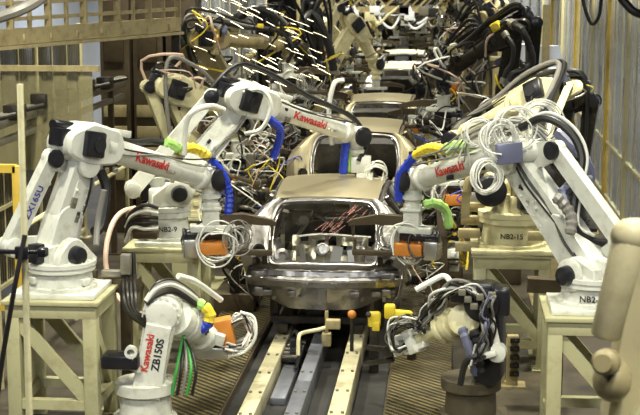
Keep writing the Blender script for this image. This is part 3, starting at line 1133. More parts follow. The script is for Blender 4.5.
b.build('junction_box', 'junction_blue', R2)
for (u, v, Y, r, n_) in ((485, 176, 13.2, .135, 7), (497, 140, 13.3, .16, 6), (512, 130, 13.4, .17, 5), (536, 124, 13.7, .18, 6), (478, 132, 13.6, .15, 4)):
    b = MB()
    loops(b, P(u, v, Y), CR, CU, r, n_, .0075, .22)
    b.build('cable_coil', 'white_cable', R2)
for i in range(6):
    dv = i * 3
    hose(R2, [P(440 + 6 * i, 150 + dv, 13.6), P(470, 128 + dv, 13.5), P(500, 118 + dv, 13.4), P(530, 121 + dv * .5, 13.4), P(548, 130 + dv, 13.4)], .009, 'white_cable' if i % 2 else 'grey_cable', name='cable')
hose(R2, [P(520, 128, 13.3), P(545, 118, 13.2), P(570, 132, 13.1), P(582, 158, 13.0), P(576, 190, 12.9), P(574, 225, 12.8), P(590, 240, 12.8), P(612, 243, 12.8)], .04, 'black_rubber')
hose(R2, [P(522, 124, 13.3), P(548, 113, 13.2), P(574, 128, 13.1), P(587, 156, 13.0), P(581, 192, 12.9), P(578, 225, 12.8), P(594, 236, 12.8)], .018, 'white_cable')
hose(R2, [P(557, 132, 13.3), P(570, 145, 13.2), P(585, 160, 13.1), P(590, 178, 13.1), P(575, 184, 13.0), P(563, 192, 12.95), P(566, 206, 12.9)], .05, 'junction_blue', .12)
hose(R2, [P(555, 196, 12.7), P(566, 207, 12.7), P(572, 220, 12.65), P(570, 234, 12.6)], .05, 'grey_cable', .15)

# middle left
W = P(357, 136, 17.2)
E = P(243, 104, 16.1)
S = P(178, 190, 15.5)
R3, k3 = robot('white robot beside the front car, its forearm stretched over the car roof', (-1.76, 15.5), E, W, S, 1.30,
               gun=None, text=T, btext='NB2-9', seed=13, hoses=1, rear=.50, drum=1.1, tubew=.95, group='robots around the front car', head=(1, .25), base_s=.8)
hose(R3, [P(332, 145, 17.0), P(329, 110, 17.0), P(334, 84, 17.0), P(343, 80, 17.1)], .03, 'white_cable')
hose(R3, [P(343, 122, 17.1), P(346, 138, 17.1), P(344, 160, 17.1), P(343, 174, 17.1)], .05, 'blue_hose', .12)
hose(R3, [P(352, 150, 17.15), P(349, 160, 17.15), P(350, 172, 17.15)], .04, 'green_hose', .12)
b = MB()
M3 = k3['M']
b.box(M3 + V((.05, 0, -.05)), (.12, .10, .10), None, .015)
b.box(M3 + V((.10, -.05, -.24)), (.10, .08, .09), None, .015)
g3 = b.build('weld_gun', 'white_paint', R3)
b = MB()
b.beam(M3 + V((.0, 0, -.12)), M3 + V((.12, .3, -.42)), .08, .06, None, .01)
b.beam(M3 + V((.14, 0, -.12)), M3 + V((.30, .25, -.36)), .07, .06, None, .01)
b.build('electrode_arm', 'dark_steel', g3)
b = MB()
loops(b, M3 + V((.24, 0, -.14)), V((1, 0, 0)), Z, .13, 5, .008)
b.build('gun_cable', 'white_cable', g3)
hose(R3, [P(243, 92, 15.9), P(262, 90, 15.9), P(271, 106, 15.9), P(262, 128, 15.9), P(245, 134, 15.9)], .025, 'white_cable')
hose(R3, [P(268, 118, 16.1), P(280, 130, 16.3), P(277, 148, 16.4), P(272, 160, 16.4)], .05, 'blue_hose', .1)
hose(R3, [P(135, 208, 15.2), P(122, 212, 15.0), P(112, 225, 14.8), P(106, 250, 14.6), P(108, 275, 14.5), P(122, 303, 14.3), P(148, 318, 14.2)], .028, 'pink_cable')
for i in range(5):
    hose(R3, [P(158, 208 + 5 * i, 15.0), P(145, 205 + 6 * i, 14.95), P(132, 212 + 4 * i, 15.0), P(126, 222 + 5 * i, 15.1)], .022, ('black_rubber', 'white_cable', 'dark_steel')[i % 3], name='cable')
b = MB()
b.box(P(142, 222, 15.1), (.10, .06, .10), None, .02)
b.cut()
b.box(P(146, 234, 15.1), (.14, .06, .05), None, .02)
b.build('connector_box', 'brown_steel', R3)

# middle right
W = P(455, 140, 17.4)
E = P(540, 100, 16.9)
R4, k4 = robot('cream robot with big bolted turntable on the right stand beside the front car', (2.08, 15.5), E, W, P(512, 185, 15.7), 1.30,
               paint='cream_paint', gun=(-1, -.1, 0), btext='NB2-15', seed=14, hoses=3, rear=.45, base_s=1.12, drum=1.0, group='robots around the front car')
b = MB()
c4 = V((2.08, 15.5, 1.3))
for i in range(4):
    b.cut()
    b.box(c4 + V((-.5 + .03 * i, -.2 + .1 * i, .05 + .13 * i)), (.12, .05, .05), None, .012)
b.cut()
b.box(c4 + V((.25, -.42, .22)), (.1, .03, .05), None, .01)
b.build('connector_box', 'tan_paint', R4)

b = MB()
b.lathe(P(491, 191, 15.15), V((-.1, -1, .15)), [(.17, -.1), (.17, .02), (.14, .05), (.04, .06), (0, .06)], 28)
b.build('shoulder_motor', 'black_plastic', R4)
b = MB()
q = P(491, 191, 15.25)
b.tube([q + V((.26 * math.cos(a), 0, .26 * math.sin(a))) for a in [PI * k / 8 - .2 for k in range(10)]], .05, 10, 4)
b.beam(q + V((-.27, 0, -.3)), q + V((-.27, 0, .0)), .09, .10)
b.build('motor_guard', 'tan_paint', R4)

# floor robots
Y0 = 12.8
Rt = thing('welding_robot', 'white robot low at the left front, upright lettered arm, corrugated green hose and orange gun', 'robot', (-1.48, 12.9, 0), 'robots around the front car')
b = MB()
b.box((-1.48, 12.9, .03), (.36, .36, .03), None, .01)
b.lathe((-1.48, 12.9, .06), Z, [(.30, 0), (.30, .05), (.25, .06), (.24, .28), (.29, .30), (.29, .40), (.2, .42), (0, .42)], 28)
bolts(b, (-1.48, 12.9, .11), Z, .275, 12)
b.build('base', 'white_paint', Rt)
lo, hi = P(146, 396, Y0), P(162, 312, Y0)
d = (hi - lo).normalized(); L = (hi - lo).length
n = V((.12, -1, .06)).normalized(); n = (n - d * n.dot(d)).normalized()
c = d.cross(n).normalized()
b = MB()
b.prism(hull(circ(0, 0, .14) + circ(L * .95, 0, .15)), lo, d, c, n, -.14, .06, .02)
b.prism([(.02, -.14), (.02, .14), (L * .88, .118), (L * .88, -.118)], lo, d, c, n, .06, .13, .01)
b.build('upright_arm', 'white_paint', Rt)
mid = lo + d * L * .55 + n * .134
up2 = -c if (-c).dot(CR) < 0 else c
lettering('Kawasaki', .10, mid - c * .0 + (up2 if up2.dot(CR) < 0 else -up2) * .055, d, (c if c.dot(CR) < 0 else -c), 'red_ink', Rt)
lettering('ZB150S', .10, mid - (up2 if up2.dot(CR) < 0 else -up2) * .045, d, (c if c.dot(CR) < 0 else -c), 'black_ink', Rt)
b = MB()
tp = lo + d * L * .97
b.cyl(tp - n * .30, tp + n * .05, .185, None, 32, .03)
b.lathe(tp + n * .05, n, [(.15, 0), (.15, .03), (.12, .045), (0, .045)], 32)
bolts(b, tp + n * .05, n, .168, 16, .012)
b.build('elbow_drum', 'white_paint', Rt)
b = MB()
a, e = P(176, 318, 12.95), P(206, 338, 13.4)
f = (e - a).normalized(); L2 = (e - a).length
b.lathe(a, f, [(.17, 0), (.17, .10), (.14, .11), (.14, .16), (.16, .17), (.16, .26), (.12, .28), (.11, L2 - .1), (.14, L2 - .08), (.14, L2), (0, L2)], 28)
b.box(P(196, 318, 13.2), (.10, .12, .07), frame(f), .02)
b.build('forearm', 'white_paint', Rt)
b = MB()
w = P(207, 344, 13.5)
b.cyl(w - CR * .16 - CU * .02, w + CR * .10, .12, None, 28, .03)
b.cyl(w + CU * .10, w - CU * .12, .10, None, 28, .02)
b.box(P(212, 336, 13.4), (.13, .10, .06), (V((.95, .1, -.3)).normalized(), V((-.1, .99, 0)).normalized(), V((.3, 0, .95)).normalized()), .02)
b.build('wrist', 'white_paint', Rt)
b = MB()
b.box(P(224, 334, 13.5), (.10, .10, .16), (V((.97, .1, .2)).normalized(), V((-.1, .99, 0)).normalized(), V((-.2, 0, .97)).normalized()), .02)
gun6 = b.build('weld_gun', 'orange_part', Rt)
b = MB()
b.box(P(214, 352, 13.4), (.16, .08, .06), None, .015)
b.beam(P(222, 350, 13.4), P(246, 340, 13.7), .07, .07, None, .015)
b.beam(P(222, 330, 13.5), P(242, 318, 13.8), .06, .06, None, .012)
b.build('electrode_arm', 'bright_metal', gun6)
rq = random.Random(78)
J = lambda u, v, Y, k=4: P(u + rq.uniform(-k, k), v + rq.uniform(-k, k), Y + rq.uniform(-.12, .12))
for i in range(16):
    hose(gun6, [J(226, 346, 13.35, 5), J(238, 350, 13.4, 5), J(250, 342, 13.5, 5), J(250, 324, 13.55, 5), J(240, 316, 13.55, 4), J(230, 324, 13.5, 4)], rq.uniform(.006, .012), ('white_cable', 'pink_cable', 'grey_cable', 'white_cable', 'black_rubber')[i % 5], name='gun_cable')
hose(gun6, [P(240, 312, 13.4), P(254, 318, 13.4), P(255, 338, 13.35), P(244, 352, 13.35), P(228, 356, 13.3)], .016, 'white_cable', name='gun_cable')
hose(Rt, [P(190, 301, 13.1), P(197, 303, 13.1), P(204, 306, 13.1)], .055, 'green_hose', .1)
hose(Rt, [P(204, 306, 13.1), P(210, 313, 13.1), P(209, 321, 13.1)], .055, 'yellow_hose', .1)
hose(Rt, [P(209, 321, 13.1), P(206, 326, 13.1), P(200, 330, 13.1)], .052, 'blue_hose', .1)
for i in range(7):
    q = i * 2.2
    hose(Rt, [P(146, 300 + q * .3, 12.7), P(156, 284 + q, 12.75), P(172, 280 + q, 12.85), P(190, 290 + q, 13.0), P(204, 306 + q * .6, 13.2), P(206, 322 + q, 13.2)], .014 + .008 * (i % 3), ('black_rubber', 'grey_cable', 'white_cable', 'black_rubber', 'brown_steel')[i % 5], name='cable')
for i in range(5):
    hose(Rt, [P(184, 334 + i, 12.9), P(180 + 3 * i, 352, 12.9), P(176 + 5 * i, 372, 12.8), P(172 + 5 * i, 395, 12.8)], .016, ('green_wire', 'black_rubber', 'grey_cable', 'green_wire', 'black_rubber')[i], name='cable')
hose(Rt, [P(178, 276, 13.0), P(196, 282, 13.2), P(221, 300, 13.5)], .03, 'white_cable', name='hose')
for i in range(4):
    hose(Rt, [P(124 + 3 * i, 252, 13.4), P(123 + 4 * i, 290, 13.3), P(128 + 3 * i, 312, 13.0), P(146, 326 - 3 * i, 12.7)], .024, 'black_rubber' if i % 2 == 0 else 'dark_steel', name='hose')
b = MB()
b.box(P(122, 360, 12.7), (.18, .12, .07), None, .03)
b.cyl(P(110, 360, 12.7), P(134, 358, 12.7), .07, None, 18, .02)
b.build('base_motor', 'black_plastic', Rt)
b = MB()
b.lathe(P(131, 352, 12.6), n, [(.06, -.03), (.06, .03), (.035, .03), (.035, -.03)], 18)
b.beam(P(131, 354, 12.6), P(138, 372, 12.65), .06, .04)
b.build('lifting_eye', 'white_paint', Rt)

Rb = thing('welding_robot', 'black robot low at the right front, cream gun cylinder aimed at the right rail', 'robot', (1.62, 13.3, 0), 'robots around the front car')
b = MB()
b.box((1.62, 13.3, .03), (.36, .36, .03), None, .01)
b.lathe((1.62, 13.3, .06), Z, [(.30, 0), (.30, .05), (.25, .06), (.24, .28), (.29, .30), (.29, .40), (.2, .42), (0, .42)], 28)
b.build('base', 'grimy_paint', Rb)
lo, hi = P(488, 372, 13.1), P(484, 302, 13.1)
d = (hi - lo).normalized(); L = (hi - lo).length
n = V((-.25, -1, .1)).normalized(); n = (n - d * n.dot(d)).normalized()
c = d.cross(n).normalized()
b = MB()
b.prism(hull(circ(0, 0, .14) + circ(L, 0, .17)), lo, d, c, n, -.2, .08, .03)
b.cyl(hi - n * .26, hi + n * .14, .17, None, 28, .03)
b.box(hi + CU * .10 - CR * .12, (.20, .14, .09), None, .03)
b.box(hi + CU * .02 + CR * .16, (.08, .14, .13), None, .03)
b.build('upright_arm', 'black_plastic', Rb)
b = MB()
b.beam(P(491, 318, 12.9), P(501, 362, 12.9), .07, .06, None, .015)
b.lathe(P(497, 352, 12.9), n, [(.09, -.04), (.09, .04), (.05, .05), (0, .05)], 20)
b.beam(P(497, 352, 12.85), P(474, 358, 12.9), .12, .06, None, .02)
b.build('link_rod', 'white_paint', Rb)
b = MB()
a, e = P(466, 318, 13.15), P(420, 338, 13.5)
f = (e - a).normalized(); L2 = (e - a).length
b.lathe(a, f, [(.12, 0), (.135, .02), (.135, .16), (.16, .17), (.16, .23), (.13, .24), (.13, .28), (.15, .29), (.15, .33), (.08, .35), (.075, L2), (0, L2)], 28)
b.build('forearm', 'cream_paint', Rb)
b = MB()
b.lathe(P(464, 320, 13.05), V((.0, -1, .35)), [(.15, -.08), (.15, .03), (.12, .045), (0, .045)], 28)
b.build('elbow_cover', 'cream_paint', Rb)
ax = (f, f.cross(Z).normalized(), f.cross(Z).normalized().cross(f))
b = MB()
q = P(414, 341, 13.5)
b.box(q + ax[2] * .08, (.17, .05, .03), ax, .01)
b.box(q - ax[2] * .07, (.14, .05, .03), ax, .01)
b.box(q, (.05, .09, .12), ax, .015)
b.box(q + f * .22 + ax[2] * .02, (.06, .05, .10), ax, .015)
g7 = b.build('weld_gun', 'white_paint', Rb)
b = MB()
b.box(q + f * .34, (.06, .06, .06), ax, .015)
b.beam(q + f * .3, q + f * .7 + Z * .15, .05, .05, None, .01)
b.beam(q + f * .3 - Z * .1, q + f * .7 - Z * .02, .05, .05, None, .01)
b.build('electrode_arm', 'dark_steel', g7)
rq = random.Random(77)
J = lambda u, v, Y, k=4: P(u + rq.uniform(-k, k), v + rq.uniform(-k, k), Y + rq.uniform(-.1, .1))
for i in range(13):
    hose(g7, [J(426, 330, 13.4), J(412, 322, 13.35, 6), J(396, 322, 13.4, 6), J(389, 334, 13.5, 5), J(396, 348, 13.5, 4), J(408, 346, 13.5)], rq.uniform(.006, .013), ('grey_cable', 'white_cable', 'black_rubber', 'dark_steel')[i % 4], name='gun_cable')
for i in range(20):
    hose(Rb, [J(486, 308, 12.95, 7), J(474, 290, 12.9, 6), J(452, 288, 13.0, 7), J(438, 302, 13.2, 8), J(426, 316, 13.35, 6), J(418, 330, 13.4)], rq.uniform(.006, .016), ('black_rubber', 'white_cable', 'dark_steel', 'grey_cable', 'black_rubber')[i % 5], name='cable')
for i in range(8):
    hose(Rb, [J(494, 296, 12.85, 5), J(486, 310, 12.8, 6), J(490, 326, 12.8, 7), J(484, 346, 12.8, 7), J(476, 362, 12.8, 6)], rq.uniform(.008, .02), ('black_rubber', 'junction_blue', 'grey_cable', 'black_rubber')[i % 4], name='cable')
b = MB()
for i in range(6):
    q2 = P(462 + 6 * i, 292 + (i * 7) % 16, 12.85)
    b.cut()
    b.box(q2, (.035, .03, .03), None, .008)
b.build('connector', 'machine_grey', Rb)
hose(Rb, [P(416, 290, 13.2), P(430, 282, 13.2), P(444, 276, 13.2), P(451, 284, 13.1), P(448, 294, 13.1)], .028, 'white_cable')
hose(Rb, [P(462, 328, 12.95), P(466, 340, 12.9), P(472, 358, 12.9), P(476, 375, 12.9)], .045, 'junction_blue', .15)
hose(Rb, [P(474, 330, 12.9), P(478, 345, 12.9), P(480, 375, 12.9)], .05, 'black_rubber', .15)
hose(Rb, [P(492, 322, 13.0), P(480, 352, 12.8), P(466, 362, 12.8), P(460, 385, 12.8)], .03, 'black_rubber')


# ------------------------------------------------------------------ near left details
def fit(R, k, seed, n, side=1):
    rg = random.Random(seed)
    sg = side
    for a_, e_, up in ((k['S'], k['E'], None), (k['E'], k['W'], k['fu'])):
        d = (e_ - a_).normalized()
        c = k['n'].cross(d).normalized()
        for i in range(n):
            t = rg.uniform(.15, .8)
            o = a_ + (e_ - a_) * t + k['n'] * (.10 if up is None else .11) + c * rg.uniform(-.08, .08)
            b = MB()
            h = (rg.uniform(.02, .06), rg.uniform(.015, .035), rg.uniform(.01, .02))
            b.box(o, h, (d, c, k['n']), .006)
            b.cyl(o, o + k['n'] * .035, .012, None, 8)
            b.build('cable_clamp', rg.choice(['machine_grey', 'black_plastic', 'white_paint', 'bright_metal']), R)
        for i in range(2):
            b = MB()
            off = c * rg.uniform(-.12, -.04) if up is None else up * rg.uniform(.13, .2)
            b.tube([a_ + (e_ - a_) * t + off + k['n'] * (rg.uniform(.09, .14)) + c * rg.uniform(-.03, .03) for t in (.02, .25, .5, .75, .95)], rg.uniform(.008, .014), 6, 5)
            b.build('cable', rg.choice(['black_rubber', 'grey_cable']), R)


for r_, k_, sd_ in ((R1, k1, 5), (R2, k2, 6), (R3, k3, 7), (R4, k4, 8)):
    fit(r_, k_, sd_, 4)
R = thing('sensor_post', 'thin cream pole in the left foreground with a black bracket and hanging cable', 'pole', P(27, 380, 9.4) * 1.0)
R.location.z = 0
b = MB()
lo = V((R.location.x, 9.4, 0))
b.cyl(lo, P(20, 84, 9.4), .026, .022, 14)
b.lathe(lo, Z, [(.09, 0), (.09, .02), (.03, .03), (.0, .03)], 16)
b.build('pole', 'cream_paint', R)
b = MB()
q = P(23, 252, 9.38)
b.beam(q - V((.26, 0, 0)), q + V((.12, 0, 0)), .035, .03, None, .006)
b.box(q + V((.14, 0, .0)), (.03, .04, .03), None, .008)
b.box(q - V((.0, .03, 0)), (.045, .02, .045), None, .008)
b.build('bracket', 'black_plastic', R)
b = MB()
b.tube([P(25, 235, 9.36), P(16, 280, 9.3), P(9, 320, 9.3), P(2, 362, 9.3), P(-4, 410, 9.3)], .018)
b.build('cable', 'black_rubber', R)

R = thing('machine_bracket', 'dark brown steel beam bolted beside the near left stand', 'bracket', (-1.55, 13.4, 0))
b = MB()
b.beam(P(90, 284, 13.4), P(140, 284, 13.4), .16, .14)
b.beam(P(92, 292, 13.4), P(92, 270, 13.4), .10, .08)
q = P(126, 290, 13.4)
b.beam(V((q.x, 13.4, 0)), q, .10, .10)
b.box((q.x, 13.4, .012), (.12, .12, .012))
b.build('beam', 'brown_steel', R)
b = MB()
b.box(P(126, 264, 13.3), (.05, .04, .10), None, .01)
b.box(P(112, 273, 13.35), (.1, .05, .03), None, .01)
b.build('connector', 'machine_grey', R)
R = thing('machine_bracket', 'dark brown steel beam between the two right robot stands', 'bracket', (2.36, 14.0, 0))
b = MB()
b.beam(P(527, 284, 14.0), P(580, 287, 14.0), .16, .14)
b.beam(P(574, 280, 13.9), P(574, 302, 13.9), .10, .10)
q = P(560, 287, 14.0)
b.beam(V((q.x, 14.05, 0)), q, .10, .10)
b.box((q.x, 14.05, .012), (.12, .12, .012))
b.build('beam', 'brown_steel', R)
R = thing('valve_post', 'small tan post with fittings standing in front of the right stand', 'post', P(512, 372, 14.6))
R.location.z = 0
x = R.location.x
b = MB()
b.beam((x, 14.6, 0), (x, 14.6, .55), .12, .10, None, .01)
b.beam((x - .10, 14.62, 0), (x - .10, 14.62, .6), .05, .05)
b.box((x, 14.6, .01), (.14, .12, .01))
b.build('post', 'tan_paint', R)
b = MB()
for i in range(5):
    b.box((x + .02, 14.53, .15 + .09 * i), (.05, .03, .025), None, .006)
    b.cyl((x + .03, 14.5, .15 + .09 * i), (x + .03, 14.46, .15 + .09 * i), .015, None, 8)
b.build('fitting', 'dark_steel', R)

# foreground robot, close to the lens
R = thing('welding_robot', 'blurred cream robot arm very close at the right edge', 'robot', (2.75, 6.3, 0))
b = MB()
Yf = 6.3
b.cyl(P(630, 238, Yf), P(605, 338, Yf), .075, .068, 28, .02)
b.ball(P(630, 236, Yf), (.088, .08, .08))
b.build('balancer_tube', 'aged_paint', R)
b = MB()
b.prism(hull(circ(0, 0, .13) + circ(.80, .0, .11)), P(660, 246, Yf + .2), (P(624, 420, Yf + .2) - P(660, 246, Yf + .2)).normalized(), CR, V((0, -1, 0)), -.12, .12, .04)
b.cyl(P(650, 232, Yf), P(624, 228, Yf), .06, .05, 20, .02)
b.build('upper_arm', 'aged_paint', R)
b = MB()
b.lathe(P(606, 362, Yf - .1), V((-.3, -1, .2)), [(.06, -.05), (.06, .03), (.04, .05), (.04, .09), (0, .09)], 20)
b.ball(P(612, 380, Yf), (.09, .1, .1))
b.build('pivot_knuckle', 'tan_paint', R)
b = MB()
q = P(634, 415, Yf + .1)
b.lathe((2.75, 6.3, 0), Z, [(.34, 0), (.34, .05), (.28, .06), (.26, .9), (.32, .95), (.32, 1.3), (.25, 1.5), (.25, q.z - .2)], 28)
b.beam((2.75, 6.3, q.z - .3), q + V((.06, 0, .1)), .36, .3, None, .04)
b.build('base', 'cream_paint', R)

# ------------------------------------------------------------------ fences
def fence(label, x, ys, zs, post_mat, pane, loc_y, rails=(.15, 1.1, 3.4), thick=.04, pw=.07, sub=3, rail_mat=None):
    R = thing('safety_fence', label, 'fence', (x, loc_y, 0))
    for yi, y in enumerate(ys):
        b = MB()
        b.beam((x, y, 0), (x, y, zs), pw, pw, None, .008)
        b.box((x, y, .01), (.09, .09, .01))
        b.build('post', post_mat if not rail_mat or yi % 2 == 0 else rail_mat, R)
    b = MB()
    for z in rails:
        b.beam((x, ys[0], z), (x, ys[-1], z), .06, .05)
    for i in range(len(ys) - 1):
        for k in range(1, sub):
            y = ys[i] + (ys[i + 1] - ys[i]) * k / sub
            b.beam((x, y, rails[0]), (x, y, rails[-1]), .03, .03)
    b.build('rail', rail_mat or post_mat, R)
    for i in range(len(ys) - 1):
        b = MB()
        b.box((x, (ys[i] + ys[i + 1]) / 2, (rails[0] + rails[-1]) / 2), (.006, (ys[i + 1] - ys[i]) / 2 - pw * .6, (rails[-1] - rails[0]) / 2 - .04))
        b.build('sheet', pane, R)
    return R


fence('tall right safety fence with yellow posts and clear plastic sheets', 4.35, [21.2, 24.0, 27.0, 30.0, 34.0, 38.0, 42.0, 46.0], 4.6, 'fence_yellow', 'clear_sheet', 33, (.15, 1.15, 4.4), pw=.13, sub=3, rail_mat='fence_cream')
fence('left safety fence of brown see-through sheets behind the near left robot', -4.55, [12.5, 15.0, 17.5, 20.0, 22.5], 3.5, 'fence_cream', 'brown_sheet', 17, (.15, 1.2, 2.1, 3.4))
fence('far left safety fence with pale sheets behind the sparks', -4.55, [24.0, 27.5, 31.0, 35.0, 40.0, 46.0], 4.4, 'fence_cream', 'clear_sheet', 35, (.15, 1.2, 2.4, 4.2))
R = thing('guard_frame', 'yellow guard frame at the left edge behind the near left robot', 'guard', (-3.3, 13.5, 0))
b = MB()
for x in (-2.86, -3.9):
    b.beam((x, 13.5, 0), (x, 13.5, 2.43), .07, .07, None, .008)
    b.box((x, 13.5, .01), (.08, .08, .01))
b.beam((-3.9, 13.5, 2.40), (-2.86, 13.5, 2.40), .07, .08)
b.beam((-3.9, 13.5, 1.0), (-2.86, 13.5, 1.0), .06, .06)
b.build('frame', 'fence_yellow', R)
R = thing('guide_rail', 'grey double guide rail running along the left fence', 'rail', (-3.8, 17, 0))
b = MB()
b.beam((-3.75, 14.0, 2.62), (-3.75, 22.0, 2.62), .12, .16, None, .01)
b.beam((-3.75, 14.0, 2.38), (-3.75, 22.0, 2.38), .08, .08, None, .01)
b.build('beam', 'machine_grey', R)
for y in (14.8, 18.0, 21.2):
    b = MB(); b.beam((-3.75, y, 0), (-3.75, y, 2.56), .08, .08); b.box((-3.75, y, .01), (.1, .1, .01)); b.build('post', 'brown_steel', R)
b = MB()
for i in range(6):
    b.cut()
    b.box((-3.66, 15 + i * 1.1, 2.74 - .04 * (i % 2)), (.10, .16, .09), None, .02)
    b.cyl((-3.62, 15.2 + i * 1.1, 2.7), (-3.4, 15.3 + i * 1.1, 2.75), .03, None, 10)
b.build('carriage', 'dark_steel', R)
R = thing('hand_rail', 'low cream pipe rail sloping away behind the near left robot', 'rail', (-3.3, 16, 0))
b = MB()
b.tube([V((-3.25, 13.6, 1.55)), V((-3.25, 20.5, 1.55))], .03)
for y in (14.0, 17.0, 20.0):
    b.cyl((-3.25, y, 0), (-3.25, y, 1.55), .03, None, 10)
b.build('pipe', 'cream_paint', R)
R = thing('strip_curtain', 'yellowed ribbed plastic strip curtain at the upper left edge', 'curtain', P(14, 100, 17.0))
b = MB()
for i in range(9):
    xx = -4.35 + .16 * i
    b.box((xx, 17.1 + .03 * (i % 2), 2.5), (.085, .004, .62))
b.build('strip', 'yellow_sheet', R)
b = MB(); b.beam((-4.5, 17.1, 3.14), (-2.9, 17.1, 3.14), .06, .07); b.build('top_rail', 'tan_paint', R)

# overhead walkway at upper left
R = thing('walkway', 'cream overhead walkway edge with rails across the upper left corner', 'walkway', (-3.5, 17.5, 3.3))
pa, pb = P(-30, 40, 17.0), P(178, 24, 21.0)
b = MB()
b.beam(pa, pb, .10, .20)
b.beam(pa + Z * -.13, pb + Z * -.13, .22, .04)
for i in range(8):
    q = pa + (pb - pa) * (.1 + .12 * i) + V((.0, -.06, -.02))
    b.box(q, (.05, .02, .04), None, .008)
b.build('edge_beam', 'tan_paint', R)
b = MB()
for t in range(13):
    q = pa + (pb - pa) * t / 12
    b.beam(q, q + Z * 1.1, .05 if t % 2 else .09, .05)
for hz in (.22, .42, .75, 1.05):
    b.beam(pa + Z * hz, pb + Z * hz, .04, .05)
b.build('hand_rail', 'tan_paint', R)
for t in (.02, .98):
    q = pa + (pb - pa) * t
    b = MB(); b.beam((q.x, q.y + .1, 0), (q.x, q.y + .1, q.z), .12, .12); b.box((q.x, q.y + .1, .01), (.12, .12, .01)); b.build('support_post', 'dark_steel', R)
R = thing('supply_hose', 'thick pale hose slanting across the top left corner', 'hose', pa)
b = MB(); b.tube([pa + V((-.1, -.12, .12)), P(0, 17, 17.0), P(22, 9, 17.1), P(42, -3, 17.3), P(70, -30, 17.6)], .072)
b.build('hose', 'grey_cable', R)
# dark machine wall behind the walkway
R = thing('machine_cabinet', 'dark tall machine housing behind the upper left walkway', 'machine', (-3.5, 23.3, 0))
b = MB()
for i in range(3):
    b.box((-4.1 + .55 * i, 23.3, 2.0), (.25, .3, 2.0), None, .02)
    b.box((-4.1 + .55 * i, 22.97, 3.2), (.16, .03, .35), None, .01)
b.build('housing', 'brown_steel', R)
b = MB()
for i in range(3):
    for k in range(4):
        b.box((-4.1 + .55 * i, 22.95, 1.0 + .35 * k), (.19, .02, .10), None, .006)
b.build('panel', 'tan_paint', R)

# ------------------------------------------------------------------ robots down the line
def dress(R, k, seed, n=16):
    rg = random.Random(seed)
    for i in range(n):
        t = rg.uniform(-.2, 1.1)
        p = k['E'] + (k['W'] - k['E']) * t if i % 3 else k['S'] + (k['E'] - k['S']) * t
        p = p + k['n'] * rg.uniform(-.1, .28) + k['fu'] * rg.uniform(.05, .3)
        b = MB()
        L = rg.uniform(.15, .45)
        b.tube([p, p + V((rg.uniform(-1, 1) * L, -.1, rg.uniform(.2, .7) * L)), p + V((rg.uniform(-1.2, 1.2) * L, -.15, rg.uniform(-.4, .5) * L)), p + V((rg.uniform(-1, 1) * L, 0, rg.uniform(-1.3, -.5) * L))], rg.uniform(.009, .022), 5, 4)
        b.build('wire', rg.choice(['white_cable', 'black_rubber', 'grey_cable', 'black_rubber', 'yellow_hose', 'bright_metal', 'dark_steel', 'pink_cable']), R)
        if i % 2 == 0:
            b = MB()
            h = [rg.uniform(.03, .08) for _ in range(3)]
            b.box(p, h, (k['f'], k['fn'], k['fu']), .01)
            b.cyl(p - k['n'] * .02, p + k['n'] * (h[1] + .05), min(h) * .7, None, 10)
            b.build('connector', rg.choice(['machine_grey', 'bright_metal', 'black_plastic', 'tan_paint', 'orange_part', 'junction_blue', 'brown_steel', 'yellow_hose']), R)


def bg(label, x, y, e, w, s=1.0, paint='cream_paint', seed=1, z0=.9, **kw):
    kw.setdefault('hoses', 3)
    kw.setdefault('seg', 16)
    kw.setdefault('pedestal', True)
    kw.setdefault('hue', ('machine_grey', 'dark_steel', 'brown_steel', 'tan_paint', 'machine_grey')[seed % 5])
    nd = kw.pop('nd', 16 if y < 35 else 10)
    gv = kw.pop('gunv', (-1 if x > 0 else 1, .3, 0))
    kw.setdefault('group', 'robots down the line')
    kw.setdefault('rich', y < 30)
    R, k = robot(label, (x, y), e, w, None, z0, paint=paint, s=s, seed=seed, gun=gv, **kw)
    dress(R, k, seed * 3, nd)
    return R


bg('tan robot behind the left robot by the front car, black motor face toward us', -2.15, 19.2, P(172, 94, 19.0), P(238, 118, 19.6), paint='cream_paint', seed=21, z0=1.0, drum=1.15)
bg('tan robot in the sparks on the left, bent arm below a dark round motor', -2.2, 23.4, P(203, 42, 22.6), P(288, 44, 23.4), paint='tan_paint', seed=22, z0=1.1, armw=1.3, drum=1.1)
bg('black robot with a big looping hose behind the sparks', -1.95, 26.6, P(272, 30, 26.4), P(312, 70, 27.0), paint='dark_steel', seed=23, z0=1.1, hoses=5, hosespread=1.4)
bg('black robot with a peaked arm, right of the sparks', -1.75, 29.6, P(310, 16, 29.5), P(324, 78, 30.0), paint='dark_steel', seed=24, z0=1.1, hoses=2, nd=5)
bg('yellowed cream robot with twin beams leaning over the third car', -1.75, 32.4, P(352, 27, 32.8), P(376, 64, 33.4), paint='bright_cream', seed=25, z0=1.0, rear=.6, s=1.15, hoses=0, armw=1.0, nd=4)
bg('cream robot with a black ring motor, left behind the twin beam robot', -2.2, 36.5, P(322, 30, 36), P(350, 52, 36.6), paint='bright_cream', seed=26, drum=1.25, nd=4, hoses=1)
bg('grimy robot on the left beside the fourth car', -1.9, 40.5, P(344, 8, 40.5), P(366, 36, 41), paint='tan_paint', seed=27)
bg('tan robot far back on the left, before the farthest car', -1.9, 44.5, P(362, 6, 44.5), P(378, 28, 45), paint='cream_paint', seed=28)
bg('cream robot far back on the left beside the farthest car', -1.9, 49.0, P(374, 4, 49), P(396, 22, 49.5), paint='bright_cream', seed=29)
bg('dark robot at the far left end of the line', -2.0, 54.0, P(388, 4, 54), P(412, 18, 54.5), paint='grimy_paint', seed=30)
bg('cream robot on the left at the very end of the line', -2.4, 59.0, P(372, 8, 59), P(402, 12, 59.5), paint='cream_paint', seed=31)

